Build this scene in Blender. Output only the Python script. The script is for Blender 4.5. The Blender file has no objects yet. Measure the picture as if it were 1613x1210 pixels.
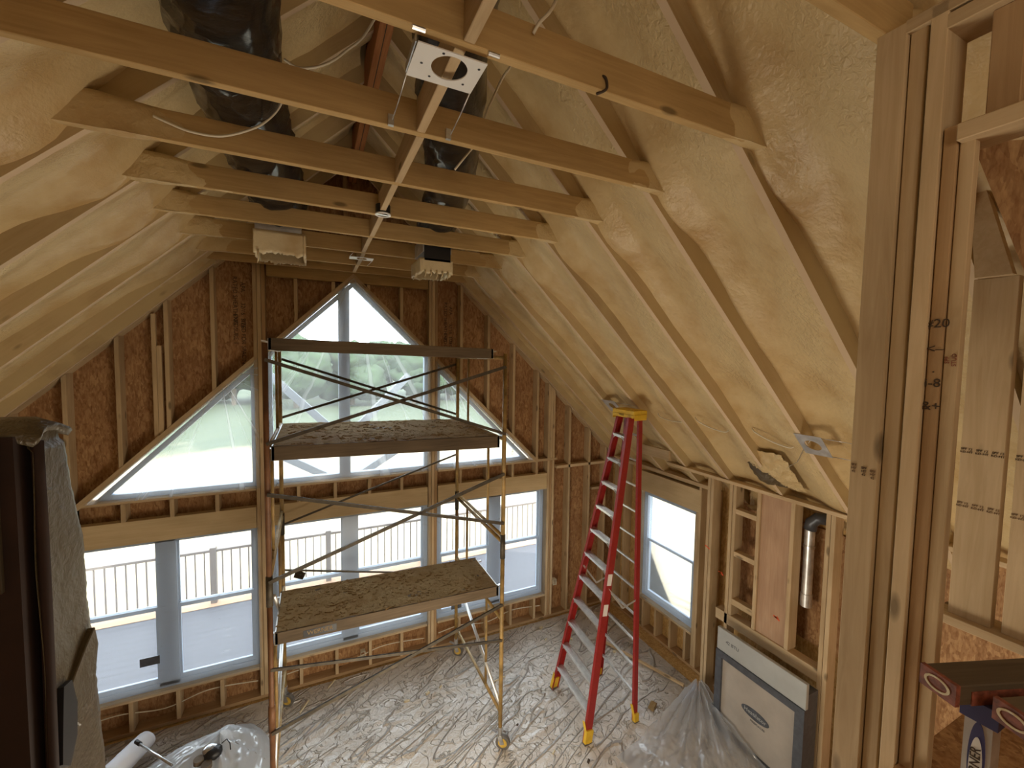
import bpy, bmesh, math, random
from mathutils import Vector, Matrix, noise
R = random.Random(7)
SC = bpy.context.scene
C = SC.collection
# ------------------------------------------------------------------ camera
cam_d = bpy.data.cameras.new('camera'); cam = bpy.data.objects.new('camera', cam_d); C.objects.link(cam)
SC.camera = cam
cam_d.sensor_fit = 'HORIZONTAL'; cam_d.sensor_width = 36.0
cam_d.lens = 36.0 * 662.79 / 1613.0
cam_d.clip_start = 0.05; cam_d.clip_end = 500
def setup_cam():
    ya, pi_, ro = 0.4407, -0.0591, 0.015
    cy, sy, cp, sp, cr, sr = math.cos(ya), math.sin(ya), math.cos(pi_), math.sin(pi_), math.cos(ro), math.sin(ro)
    F = Vector((sy*cp, cy*cp, sp)); Rt = Vector((cy, -sy, 0)); U = Rt.cross(F)
    r2 = Rt*cr + U*sr; u2 = -Rt*sr + U*cr
    M = Matrix((r2, u2, -F)).transposed().to_4x4()
    M.translation = Vector((-0.454, -5.5738, 4.0845))
    cam.matrix_world = M
setup_cam()
SC.view_settings.view_transform = 'Standard'; SC.view_settings.look = 'None'
SC.view_settings.exposure = 0.42; SC.view_settings.gamma = 1.0
SC.view_settings.use_curve_mapping = False
# ------------------------------------------------------------------ world, sun, added fill lamps
W = bpy.data.worlds.new('sky'); SC.world = W; W.use_nodes = True
bg = W.node_tree.nodes['Background']; bg.inputs['Color'].default_value = (0.87, 0.93, 1.0, 1); bg.inputs['Strength'].default_value = 6.0
def light(name, kind, loc, energy, col, **kw):
    d = bpy.data.lights.new(name, kind); d.energy = energy; d.color = col
    for k, v in kw.items(): setattr(d, k, v)
    o = bpy.data.objects.new(name, d); o.location = loc; C.objects.link(o); return o
sun = light('sun', 'SUN', (0, -20, 20), 7.0, (1.0, 0.93, 0.80), angle=0.02)
sun.rotation_euler = (math.radians(36), 0, math.radians(16))
light('fill_light', 'POINT', (0.15, -3.35, 1.05), 105, (1.0, 0.88, 0.70), shadow_soft_size=0.5)  # added fill below the frame, brightens tie undersides and gable
light('fill_light', 'POINT', (2.6, -5.6, 1.6), 34, (1.0, 0.88, 0.70), shadow_soft_size=0.5)  # second added fill, unseen, low on the fireplace side
light('fill_light', 'POINT', (0.0, -6.7, 4.5), 30, (1.0, 0.86, 0.66), shadow_soft_size=0.5)  # weak added fill behind the camera for tie faces and near posts
def portal(x0, x1, z0, z1, y=None, xw=None):
    d = bpy.data.lights.new('portal', 'AREA'); d.shape = 'RECTANGLE'; d.energy = 1
    d.cycles.is_portal = True
    o = bpy.data.objects.new('portal', d); C.objects.link(o)
    d.size = x1-x0; d.size_y = z1-z0
    if xw is None:
        o.location = ((x0+x1)/2, y, (z0+z1)/2); o.rotation_euler = (-math.pi/2, 0, 0)
    else:
        o.location = (xw, (x0+x1)/2, (z0+z1)/2); o.rotation_euler = (math.pi/2, 0, math.pi/2)
for a in ((-2.75, -1.03, .42, 2.08), (-.95, .95, .42, 2.08), (1.03, 2.75, .42, 2.08), (-2.5, -1.03, 2.58, 4.0), (-.95, .95, 2.58, 4.95), (1.03, 2.5, 2.58, 4.0)):
    portal(*a, y=0.17)
portal(-1.72, -.75, .5, 2.1, xw=4.24)

# ------------------------------------------------------------------ materials
def nt(name):
    m = bpy.data.materials.new(name); m.use_nodes = True
    t = m.node_tree; return m, t, t.nodes['Principled BSDF']
def N(t, ty, **kw):
    n = t.nodes.new(ty)
    for k, v in kw.items():
        if k.startswith('i_'): n.inputs[k[2:]].default_value = v
        else: setattr(n, k, v)
    return n
def ramp(t, fac, stops):
    n = t.nodes.new('ShaderNodeValToRGB'); e = n.color_ramp.elements
    while len(e) < len(stops): e.new(0.5)
    for el, (p, c) in zip(e, stops): el.position = p; el.color = (*c, 1)
    t.links.new(fac, n.inputs['Fac']); return n.outputs['Color']
def coords(t, scale, rnd=True, kind='Object'):
    tc = t.nodes.new('ShaderNodeTexCoord'); out = tc.outputs[kind]
    if rnd:
        oi = t.nodes.new('ShaderNodeObjectInfo'); mu = N(t, 'ShaderNodeMath', operation='MULTIPLY'); mu.inputs[1].default_value = 37.0
        t.links.new(oi.outputs['Random'], mu.inputs[0])
        ad = N(t, 'ShaderNodeVectorMath', operation='ADD'); t.links.new(out, ad.inputs[0]); t.links.new(mu.outputs[0], ad.inputs[1]); out = ad.outputs[0]
    mp = t.nodes.new('ShaderNodeMapping'); mp.inputs['Scale'].default_value = scale; t.links.new(out, mp.inputs['Vector'])
    return mp.outputs['Vector']
def mixc(t, fac, a, b, mode='MIX'):
    n = N(t, 'ShaderNodeMix', data_type='RGBA', blend_type=mode)
    for v, i in ((fac, 0), (a, 6), (b, 7)):
        if hasattr(v, 'links'): t.links.new(v, n.inputs[i])
        else: n.inputs[i].default_value = v if i == 0 else (*v, 1)
    return n.outputs[2]
def noi(t, vec, scale, detail=4, rough=.55, dist=0):
    n = N(t, 'ShaderNodeTexNoise'); n.inputs['Scale'].default_value = scale; n.inputs['Detail'].default_value = detail
    n.inputs['Roughness'].default_value = rough; n.inputs['Distortion'].default_value = dist
    if vec is not None: t.links.new(vec, n.inputs['Vector'])
    return n.outputs['Fac']
def bump(t, b, h, strength=.3, dist=.01):
    n = N(t, 'ShaderNodeBump'); n.inputs['Strength'].default_value = strength; n.inputs['Distance'].default_value = dist
    t.links.new(h, n.inputs['Height']); t.links.new(n.outputs['Normal'], b.inputs['Normal'])
def wood(name, c0, c1, knots=True, rough=.75, var=.15, foamy=False):
    m, t, b = nt(name)
    v = coords(t, (1.0, 16, 16)); g = noi(t, v, 2.2, 5, .6, 1.2)
    col = ramp(t, g, [(.3, c0), (.68, c1)])
    v2 = coords(t, (.8, 1.6, 1.6)); big = noi(t, v2, 2.0, 2)
    col = mixc(t, .35, col, ramp(t, big, [(.35, tuple(x*.62 for x in c0)), (.65, c1)]))
    if knots:
        vk = coords(t, (3.0, 9, 9)); vo = N(t, 'ShaderNodeTexVoronoi'); vo.inputs['Scale'].default_value = 1.0; t.links.new(vk, vo.inputs['Vector'])
        kf = ramp(t, vo.outputs['Distance'], [(.09, (1, 1, 1)), (.17, (0, 0, 0))])
        sel = N(t, 'ShaderNodeSeparateColor'); t.links.new(vo.outputs['Color'], sel.inputs[0])
        gt = N(t, 'ShaderNodeMath', operation='GREATER_THAN'); gt.inputs[1].default_value = .50; t.links.new(sel.outputs[0], gt.inputs[0])
        kk = N(t, 'ShaderNodeMath', operation='MULTIPLY'); t.links.new(kf, kk.inputs[0]); t.links.new(gt.outputs[0], kk.inputs[1])
        k2 = N(t, 'ShaderNodeMath', operation='MULTIPLY'); k2.inputs[1].default_value = .75; t.links.new(kk.outputs[0], k2.inputs[0])
        col = mixc(t, k2.outputs[0], col, tuple(x*.28 for x in c0))
    if foamy: col = mixc(t, ramp(t, noi(t, coords(t, (1, 1, 1)), 2.4, 4), [(.40, (.15,)*3), (.55, (.95,)*3)]), col, (.58, .45, .24))
    if foamy:
        tcn = t.nodes.new('ShaderNodeTexCoord'); sn = N(t, 'ShaderNodeSeparateXYZ'); t.links.new(tcn.outputs['Normal'], sn.inputs[0]); ab = N(t, 'ShaderNodeMath', operation='ABSOLUTE'); t.links.new(sn.outputs[1], ab.inputs[0])
        col = mixc(t, ab.outputs[0], (.66, .50, .33), col)
    oi = t.nodes.new('ShaderNodeObjectInfo'); mr = N(t, 'ShaderNodeMapRange'); mr.inputs['To Min'].default_value = 1-var; mr.inputs['To Max'].default_value = 1.0
    t.links.new(oi.outputs['Random'], mr.inputs['Value'])
    vm = N(t, 'ShaderNodeVectorMath', operation='SCALE'); t.links.new(col, vm.inputs[0]); t.links.new(mr.outputs[0], vm.inputs['Scale'])
    t.links.new(vm.outputs[0], b.inputs['Base Color']); b.inputs['Roughness'].default_value = rough
    b.inputs['Specular IOR Level'].default_value = .25
    bump(t, b, g, .25, .002); return m
def plain(name, col, rough=.5, metal=0, spec=.5, var=0, nscale=20, bmp=0):
    m, t, b = nt(name)
    v = coords(t, (1, 1, 1)); n = noi(t, v, nscale, 5)
    if var: t.links.new(ramp(t, n, [(.3, tuple(x*(1-var) for x in col)), (.7, tuple(min(1, x*(1+var)) for x in col))]), b.inputs['Base Color'])
    else: b.inputs['Base Color'].default_value = (*col, 1)
    b.inputs['Roughness'].default_value = rough; b.inputs['Metallic'].default_value = metal; b.inputs['Specular IOR Level'].default_value = spec
    if bmp: bump(t, b, n, bmp, .01)
    return m
M = {}
M['pine'] = wood('pine', (.50, .35, .19), (.67, .51, .31))
M['pine_pale'] = wood('pine_pale', (.56, .40, .22), (.72, .55, .34))
M['pine_dark'] = wood('pine_dark', (.38, .23, .11), (.54, .36, .19))
M['tie'] = wood('tie', (.46, .30, .12), (.64, .44, .20))
M['rafter'] = wood('rafter', (.50, .36, .18), (.62, .47, .27), foamy=True)
M['lvl'] = wood('lvl', (.62, .46, .25), (.74, .58, .34), knots=False)
M['ply_pink'] = wood('ply_pink', (.50, .30, .18), (.64, .43, .28), knots=False)
M['ridge'] = wood('ridge', (.34, .12, .04), (.50, .22, .08), knots=False)
M['deckwood'] = wood('deckwood', (.085, .06, .035), (.16, .115, .07), knots=False)
def osb(name, c0, c1, c2):
    m, t, b = nt(name)
    v = coords(t, (1, 1, 1), rnd=False)
    vd = N(t, 'ShaderNodeTexVoronoi', feature='F1'); vd.inputs['Scale'].default_value = 22; vd.inputs['Randomness'].default_value = 1
    mp = N(t, 'ShaderNodeMapping'); mp.inputs['Scale'].default_value = (1.9, 1.9, .8); t.links.new(v, mp.inputs['Vector'])
    n0 = N(t, 'ShaderNodeTexNoise'); n0.inputs['Scale'].default_value = 9; t.links.new(mp.outputs[0], n0.inputs['Vector'])
    ad = N(t, 'ShaderNodeMix', data_type='VECTOR'); ad.inputs[0].default_value = .25; t.links.new(mp.outputs[0], ad.inputs[4]); t.links.new(n0.outputs['Color'], ad.inputs[5])
    t.links.new(ad.outputs[1], vd.inputs['Vector'])
    sp = N(t, 'ShaderNodeSeparateColor'); t.links.new(vd.outputs['Color'], sp.inputs[0])
    col = ramp(t, sp.outputs[0], [(.05, c0), (.5, c1), (.95, c2)])
    g = noi(t, coords(t, (20, 20, 6), rnd=False), 3, 5)
    col = mixc(t, .5, col, ramp(t, g, [(.35, c0), (.7, c2)]))
    big = noi(t, v, 1.1, 3); col = mixc(t, .45, col, mixc(t, .0, col, col)) if 0 else col
    col = mixc(t, ramp(t, big, [(.4, (0, 0, 0)), (.7, (.5, .5, .5))]), col, c0)
    t.links.new(col, b.inputs['Base Color']); b.inputs['Roughness'].default_value = .7; b.inputs['Specular IOR Level'].default_value = .3
    bump(t, b, sp.outputs[0], .25, .004); return m
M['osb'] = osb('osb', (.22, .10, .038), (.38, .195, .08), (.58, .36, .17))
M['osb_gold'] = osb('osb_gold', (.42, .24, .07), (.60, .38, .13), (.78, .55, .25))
def foam(name, base, k=1.0):
    m, t, b = nt(name)
    v = coords(t, (1, 1, 1), rnd=False)
    n1 = noi(t, v, 2.2, 4, .6); n2 = noi(t, v, 34, 3, .55, .6); n3 = noi(t, v, 9, 4, .6)
    msk = noi(t, v, 1.6, 2)
    c = ramp(t, n1, [(.32, tuple(x*y for x, y in zip(base, (.80, .70, .58)))), (.52, base), (.75, tuple(min(1, x*1.12) for x in base))])
    t.links.new(c, b.inputs['Base Color']); b.inputs['Roughness'].default_value = .42; b.inputs['Specular IOR Level'].default_value = .5
    mm = N(t, 'ShaderNodeMath', operation='MULTIPLY'); t.links.new(n2, mm.inputs[0]); t.links.new(ramp(t, msk, [(.45, (.25, .25, .25)), (.60, (1.4, 1.4, 1.4))]), mm.inputs[1])
    aa = N(t, 'ShaderNodeMath', operation='ADD'); t.links.new(mm.outputs[0], aa.inputs[0]); t.links.new(n3, aa.inputs[1])
    bump(t, b, aa.outputs[0], .55*k, .022); return m
M['foam'] = foam('foam', (.62, .475, .25))
M['foam_cut'] = foam('foam_cut', (.66, .56, .36), .6)
M['foam_dusty'] = foam('foam_dusty', (.30, .205, .095), 1.3)
for n_ in M['foam_dusty'].node_tree.nodes:
    if n_.type == 'BSDF_PRINCIPLED': n_.inputs['Roughness'].default_value = .95; n_.inputs['Specular IOR Level'].default_value = .1
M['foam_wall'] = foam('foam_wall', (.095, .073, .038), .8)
M['white_pvc_shaded'] = plain('white_pvc_shaded', (.36, .45, .58), .45)  # white frames, with the blue-grey of skylit shade put into the colour
M['porch_paint'] = plain('porch_paint', (.16, .19, .22), .6)
M['white_paint'] = plain('white_paint', (.8, .8, .78), .4)
M['steel'] = plain('steel', (.62, .62, .62), .35, 1.0, var=.2)
M['alu'] = plain('alu', (.72, .72, .70), .38, .85, var=.12)
M['galv'] = plain('galv', (.70, .72, .74), .4, .8, var=.25, nscale=9)
M['yellow_post'] = plain('yellow_post', (.30, .19, .06), .55, .1, var=.45, nscale=9)
M['rust_post'] = plain('rust_post', (.15, .065, .025), .6, .1, var=.35, nscale=7)
M['brace'] = plain('brace', (.07, .055, .035), .6, .3, var=.4, nscale=18)
M['rubber'] = plain('rubber', (.12, .11, .10), .7, var=.3)
M['wheelhub'] = plain('wheelhub', (.55, .36, .06), .6, var=.3)
M['red_fg'] = plain('red_fiberglass', (.30, .018, .014), .38, var=.12, nscale=30)
M['yellow_cap'] = plain('yellow_cap', (.72, .46, .03), .5, var=.1)
M['black'] = plain('black', (.012, .012, .014), .45)
M['ink'] = plain('ink', (.055, .035, .02), .8)
M['ink_soft'] = plain('ink_soft', (.17, .10, .05), .8)
M['orange_paint'] = plain('orange_paint', (.85, .12, .03), .6)
M['cable'] = plain('cable', (.72, .66, .52), .5)
M['grey_panel'] = plain('grey_panel', (.45, .47, .46), .45, .2, var=.06, nscale=6)
M['dark_steel'] = plain('dark_steel', (.10, .11, .13), .4, .3, var=.2)
M['fp_glass'] = plain('fireplace_glass', (.40, .36, .31), .3, 0, .6, var=.12, nscale=4)
M['paper_white'] = plain('paper_white', (.82, .84, .90), .7, bmp=.2, nscale=12)
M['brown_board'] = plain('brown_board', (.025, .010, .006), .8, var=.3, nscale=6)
M['soot'] = foam('soot', (.10, .075, .04), 1.0)
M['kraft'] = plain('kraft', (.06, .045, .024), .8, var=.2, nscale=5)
M['red_paint'] = plain('red_paint', (.20, .055, .03), .7, var=.6, nscale=60)
M['railing'] = plain('railing', (.16, .13, .11), .6)
M['leaf'] = plain('leaf', (.030, .055, .022), .9, var=.5, nscale=1.5)
M['bark'] = plain('bark', (.12, .09, .06), .9, var=.3)
M['blue_label'] = plain('blue_label', (.05, .05, .16), .5)
def duct():
    m, t, b = nt('black_duct_wrap')
    v = coords(t, (1, 1, 1)); n = noi(t, coords(t, (4, 16, 4)), 2.5, 5, .65, 2.0)
    b.inputs['Base Color'].default_value = (.012, .011, .012, 1); b.inputs['Roughness'].default_value = .22; b.inputs['Coat Weight'].default_value = .6; b.inputs['Coat Roughness'].default_value = .12; b.inputs['Specular IOR Level'].default_value = .6
    bump(t, b, n, 1.0, .05); return m
M['duct'] = duct()
def rotc(t):
    tc = t.nodes.new('ShaderNodeTexCoord'); m1 = N(t, 'ShaderNodeMapping'); m1.inputs['Rotation'].default_value = (0, 0, -.5); t.links.new(tc.outputs['Object'], m1.inputs['Vector'])
    m2 = N(t, 'ShaderNodeMapping'); m2.inputs['Scale'].default_value = (.35, 1.7, 1); t.links.new(m1.outputs[0], m2.inputs['Vector']); return m2.outputs[0]
def floor_sheet():
    m, t, b = nt('floor_plastic')
    v = coords(t, (1, 1, 1), rnd=False)
    n = noi(t, v, 1.2, 4)
    b1 = ramp(t, n, [(.3, (.44, .385, .32)), (.55, (.56, .51, .45)), (.8, (.66, .625, .58))])
    b.inputs['Roughness'].default_value = .30; b.inputs['Specular IOR Level'].default_value = .9
    def rdg(vec, sc, dist, w):
        f = noi(t, vec, sc, 2, .5, dist)
        s1 = N(t, 'ShaderNodeMath', operation='SUBTRACT'); s1.inputs[1].default_value = .5; t.links.new(f, s1.inputs[0])
        s2 = N(t, 'ShaderNodeMath', operation='ABSOLUTE'); t.links.new(s1.outputs[0], s2.inputs[0])
        s3 = N(t, 'ShaderNodeMapRange'); s3.inputs['From Max'].default_value = w; s3.inputs['To Min'].default_value = 1; s3.inputs['To Max'].default_value = 0; t.links.new(s2.outputs[0], s3.inputs['Value'])
        return s3.outputs[0]
    a = rdg(rotc(t), 1.3, 1.2, .02); c = rdg(v, 4.0, 2.0, .02); e = noi(t, v, 9, 4, .62, 1.2)
    m1 = N(t, 'ShaderNodeMath', operation='MULTIPLY_ADD'); m1.inputs[1].default_value = .7; t.links.new(c, m1.inputs[0]); t.links.new(a, m1.inputs[2])
    m2 = N(t, 'ShaderNodeMath', operation='MULTIPLY_ADD'); m2.inputs[1].default_value = .8; t.links.new(e, m2.inputs[0]); t.links.new(m1.outputs[0], m2.inputs[2])
    t.links.new(b1, b.inputs['Base Color'])
    bump(t, b, m2.outputs[0], 1.0, .03); return m
M['sheet'] = floor_sheet()
def film(name, haze, tint=(.93, .96, 1.0), radial=True, rough=.25):
    m, t, b = nt(name); out = t.nodes['Material Output']; t.nodes.remove(b)
    tr = N(t, 'ShaderNodeBsdfTransparent'); tr.inputs['Color'].default_value = (*tint, 1)
    tl = N(t, 'ShaderNodeBsdfTranslucent'); tl.inputs['Color'].default_value = (.9, .93, .97, 1)
    df = N(t, 'ShaderNodeBsdfDiffuse'); df.inputs['Color'].default_value = (.85, .88, .9, 1)
    gl = N(t, 'ShaderNodeBsdfGlossy'); gl.inputs['Roughness'].default_value = rough
    m1 = N(t, 'ShaderNodeMixShader'); m1.inputs[0].default_value = .45; t.links.new(tl.outputs[0], m1.inputs[1]); t.links.new(df.outputs[0], m1.inputs[2])
    m2 = N(t, 'ShaderNodeMixShader'); m2.inputs[0].default_value = .18; t.links.new(m1.outputs[0], m2.inputs[1]); t.links.new(gl.outputs[0], m2.inputs[2])
    tc = t.nodes.new('ShaderNodeTexCoord')
    if radial:
        sp = N(t, 'ShaderNodeSeparateXYZ'); t.links.new(tc.outputs['Object'], sp.inputs[0])
        at = N(t, 'ShaderNodeMath', operation='ARCTAN2'); t.links.new(sp.outputs[0], at.inputs[0]); t.links.new(sp.outputs[2], at.inputs[1])
        w = noi(t, tc.outputs['Object'], 1.5, 2)
        a2 = N(t, 'ShaderNodeMath', operation='MULTIPLY_ADD'); a2.inputs[1].default_value = .10; t.links.new(w, a2.inputs[0]); t.links.new(at.outputs[0], a2.inputs[2])
        f = N(t, 'ShaderNodeTexNoise', noise_dimensions='1D'); f.inputs['Scale'].default_value = 9; f.inputs['Detail'].default_value = 4; t.links.new(a2.outputs[0], f.inputs['W'])
        fac = f.outputs['Fac']; lo, hi = .60, .70
    else:
        fac = noi(t, coords(t, (2, 1, 7), rnd=True), 2.0, 5, .6, 1.5); lo, hi = .62, .74
    cr = ramp(t, fac, [(lo, (haze,)*3), (hi, (min(1, haze+.22),)*3)])
    mx = N(t, 'ShaderNodeMixShader'); t.links.new(cr, mx.inputs[0]); t.links.new(tr.outputs[0], mx.inputs[1]); t.links.new(m2.outputs[0], mx.inputs[2])
    t.links.new(mx.outputs[0], out.inputs['Surface']); return m
M['film'] = film('clear_poly_film', .27)
M['film_flat'] = film('clear_poly_film_flat', .15, radial=False)
M['film_drape'] = film('clear_poly_drape', .42, radial=False, rough=.15)
M['film_tent'] = film('clear_poly_tent', .88, tint=(.95, .95, .93), radial=False, rough=.2)
def glass():
    m, t, b = nt('window_glass'); out = t.nodes['Material Output']; t.nodes.remove(b)
    tr = N(t, 'ShaderNodeBsdfTransparent'); tr.inputs['Color'].default_value = (.93, .95, .94, 1)
    gl = N(t, 'ShaderNodeBsdfGlossy'); gl.inputs['Roughness'].default_value = .02
    fr = N(t, 'ShaderNodeFresnel'); fr.inputs['IOR'].default_value = 1.3
    mx = N(t, 'ShaderNodeMixShader'); t.links.new(fr.outputs[0], mx.inputs[0]); t.links.new(tr.outputs[0], mx.inputs[1]); t.links.new(gl.outputs[0], mx.inputs[2])
    t.links.new(mx.outputs[0], out.inputs['Surface']); return m
M['glass'] = glass()
def ground():
    m, t, b = nt('ground_sand_grass')
    v = coords(t, (1, 1, 1), rnd=False); n = noi(t, v, .16, 5); sp = N(t, 'ShaderNodeSeparateXYZ'); t.links.new(v, sp.inputs[0])
    a = N(t, 'ShaderNodeMath', operation='MULTIPLY_ADD'); a.inputs[1].default_value = .02; t.links.new(sp.outputs[1], a.inputs[0]); hn = N(t, 'ShaderNodeMath', operation='MULTIPLY'); hn.inputs[1].default_value = .6; t.links.new(n, hn.inputs[0]); t.links.new(hn.outputs[0], a.inputs[2])
    f = ramp(t, a.outputs[0], [(.64, (0, 0, 0)), (.80, (1, 1, 1))])
    col = mixc(t, f, mixc(t, noi(t, v, .9, 4), (.30, .25, .17), (.24, .20, .13)), mixc(t, noi(t, v, .5, 4), (.03, .05, .028), (.065, .08, .04)))
    t.links.new(col, b.inputs['Base Color']); b.inputs['Roughness'].default_value = .95; return m
M['ground'] = ground()
def deckboards():
    m, t, b = nt('deck_boards')
    v = coords(t, (1, 1, 1), rnd=False); w = N(t, 'ShaderNodeTexWave', bands_direction='Y'); w.inputs['Scale'].default_value = 2.2; w.inputs['Distortion'].default_value = .1; t.links.new(v, w.inputs['Vector'])
    col = ramp(t, w.outputs['Fac'], [(.02, (.03, .03, .035)), (.10, (.065, .065, .078))])
    col = mixc(t, .3, col, ramp(t, noi(t, coords(t, (1, 9, 1), rnd=False), 2, 3), [(.3, (.055, .052, .06)), (.7, (.085, .08, .092))]))
    t.links.new(col, b.inputs['Base Color']); b.inputs['Roughness'].default_value = .7; return m
M['deck'] = deckboards()

# ------------------------------------------------------------------ helpers
def tag(o, label=None, cat=None, group=None, kind=None):
    if label: o['label'] = label
    if cat: o['category'] = cat
    if group: o['group'] = group
    if kind: o['kind'] = kind
    return o
def empty(name, loc=(0, 0, 0), rz=0, **k):
    o = bpy.data.objects.new(name, None); o.location = loc; o.rotation_euler = (0, 0, rz); o.empty_display_size = .1
    C.objects.link(o); return tag(o, **k)
class MB:
    def __init__(s): s.b = bmesh.new()
    def face(s, pts):
        return s.b.faces.new([s.b.verts.new(p) for p in pts])
    def hexa(s, p):   # 8 pts: bottom 0-3, top 4-7
        v = [s.b.verts.new(q) for q in p]
        for f in ((3, 2, 1, 0), (4, 5, 6, 7), (0, 1, 5, 4), (1, 2, 6, 5), (2, 3, 7, 6), (3, 0, 4, 7)): s.b.faces.new([v[i] for i in f])
        return s
    def box(s, x0, x1, y0, y1, z0, z1):
        return s.hexa([(x0, y0, z0), (x1, y0, z0), (x1, y1, z0), (x0, y1, z0), (x0, y0, z1), (x1, y0, z1), (x1, y1, z1), (x0, y1, z1)])
    def bar(s, a, b, w, d, side=None):
        a = Vector(a); b = Vector(b); ax = (b-a).normalized()
        sd = Vector(side) if side else (Vector((0, 0, 1)).cross(ax) if abs(ax.z) < .95 else Vector((1, 0, 0)))
        sd = (sd - ax*sd.dot(ax)).normalized(); up = ax.cross(sd)
        q = lambda c, i, j: c + sd*(w/2*i) + up*(d/2*j)
        return s.hexa([q(a, -1, -1), q(a, 1, -1), q(a, 1, 1), q(a, -1, 1), q(b, -1, -1), q(b, 1, -1), q(b, 1, 1), q(b, -1, 1)])
    def tube(s, pts, r, n=10, cap=True, rf=None):
        pts = [Vector(p) for p in pts]; rings = []; prev = None
        for i, p in enumerate(pts):
            t = (pts[min(i+1, len(pts)-1)] - pts[max(i-1, 0)]).normalized()
            if prev is None: u = t.orthogonal().normalized()
            else: u = (prev - t*prev.dot(t)).normalized()
            prev = u; w = t.cross(u); rr = rf(i/(len(pts)-1)) if rf else r
            rings.append([s.b.verts.new(p + (u*math.cos(2*math.pi*k/n) + w*math.sin(2*math.pi*k/n))*rr) for k in range(n)])
        for a, b in zip(rings, rings[1:]):
            for k in range(n): s.b.faces.new((a[k], a[(k+1) % n], b[(k+1) % n], b[k]))
        if cap: s.b.faces.new(rings[0][::-1]); s.b.faces.new(rings[-1])
        return s
    def prism(s, poly, f0, f1):  # poly list of 2D; f0,f1 map 2D->3D
        a = [s.b.verts.new(f0(p)) for p in poly]; b = [s.b.verts.new(f1(p)) for p in poly]; n = len(poly)
        s.b.faces.new(a); s.b.faces.new(b[::-1])
        for i in range(n): s.b.faces.new((a[i], b[i], b[(i+1) % n], a[(i+1) % n]))
        return s
    def ring(s, outer, inner, f0, f1):
        n = len(outer); A = [[s.b.verts.new(f(p)) for p in q] for f in (f0, f1) for q in (outer, inner)]
        for i in range(n):
            j = (i+1) % n
            s.b.faces.new((A[0][i], A[0][j], A[1][j], A[1][i])); s.b.faces.new((A[2][j], A[2][i], A[3][i], A[3][j]))
            s.b.faces.new((A[0][j], A[0][i], A[2][i], A[2][j])); s.b.faces.new((A[1][i], A[1][j], A[3][j], A[3][i]))
        return s
    def blob(s, c, rx, ry, rz, sub=2, amp=.15, fr=3.0, seed=0):
        r = bmesh.ops.create_icosphere(s.b, subdivisions=sub, radius=1.0)
        for v in r['verts']:
            k = 1 + amp*noise.noise(v.co*fr + Vector((seed*3.1, seed*1.7, seed)))
            v.co = Vector((c[0]+v.co.x*rx*k, c[1]+v.co.y*ry*k, c[2]+v.co.z*rz*k))
        return s
    def grid(s, nu, nv, f):
        V = [[s.b.verts.new(f(i/(nu-1), j/(nv-1))) for j in range(nv)] for i in range(nu)]
        for i in range(nu-1):
            for j in range(nv-1): s.b.faces.new((V[i][j], V[i+1][j], V[i+1][j+1], V[i][j+1]))
        return s
    def build(s, name, mat, parent=None, smooth=False, bevel=0, origin=None, frame=None, solid=0, **k):
        b = s.b
        bmesh.ops.recalc_face_normals(b, faces=b.faces)
        if frame is not None:
            b.transform(frame.inverted()); MW = frame
        else:
            if origin is None:
                if parent is None:
                    lo = Vector([min(v.co[i] for v in b.verts) for i in range(3)]); hi = Vector([max(v.co[i] for v in b.verts) for i in range(3)])
                    origin = (lo+hi)/2
                else: origin = Vector((0, 0, 0))
            MW = Matrix.Translation(Vector(origin)); b.transform(MW.inverted())
        if bevel: bmesh.ops.bevel(b, geom=b.edges[:], offset=bevel, segments=1, affect='EDGES')
        if smooth:
            for f in b.faces: f.smooth = True
        me = bpy.data.meshes.new(name); b.to_mesh(me); b.free(); me.materials.append(M[mat] if isinstance(mat, str) else mat)
        o = bpy.data.objects.new(name, me); C.objects.link(o); o.matrix_world = MW
        if parent is not None: o.parent = parent
        if solid: md = o.modifiers.new('solidify', 'SOLIDIFY'); md.thickness = solid
        return tag(o, **k)
def along(a, b, side=None):
    a = Vector(a); b = Vector(b); ax = (b-a).normalized()
    sd = Vector(side) if side else (Vector((0, 0, 1)).cross(ax) if abs(ax.z) < .95 else Vector((1, 0, 0)))
    sd = (sd - ax*sd.dot(ax)).normalized(); up = ax.cross(sd)
    m = Matrix((ax, sd, up)).transposed().to_4x4(); m.translation = (a+b)/2; return m
def lum(name, a, b, w, d, mat='pine', side=None, parent=None, bevel=.0025, **k):
    """one piece of lumber from a to b; w along side, d across"""
    return MB().bar(a, b, w, d, side).build(name, mat, parent, frame=along(a, b, side), bevel=bevel, **k)
def cut_stud(name, x, y0, y1, zb, zt, mat='pine', w=.038, sb=0, st=0, **k):
    """vertical stud, bottom / top height zb, zt at its centre, slopes sb, st"""
    a, b = x-w/2, x+w/2
    p = [(a, y0, zb-sb*w/2), (b, y0, zb+sb*w/2), (b, y1, zb+sb*w/2), (a, y1, zb-sb*w/2), (a, y0, zt-st*w/2), (b, y0, zt+st*w/2), (b, y1, zt+st*w/2), (a, y1, zt-st*w/2)]
    return MB().hexa(p).build(name, mat, frame=along((x, (y0+y1)/2, zb), (x, (y0+y1)/2, zt)), bevel=.002, **k)
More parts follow.
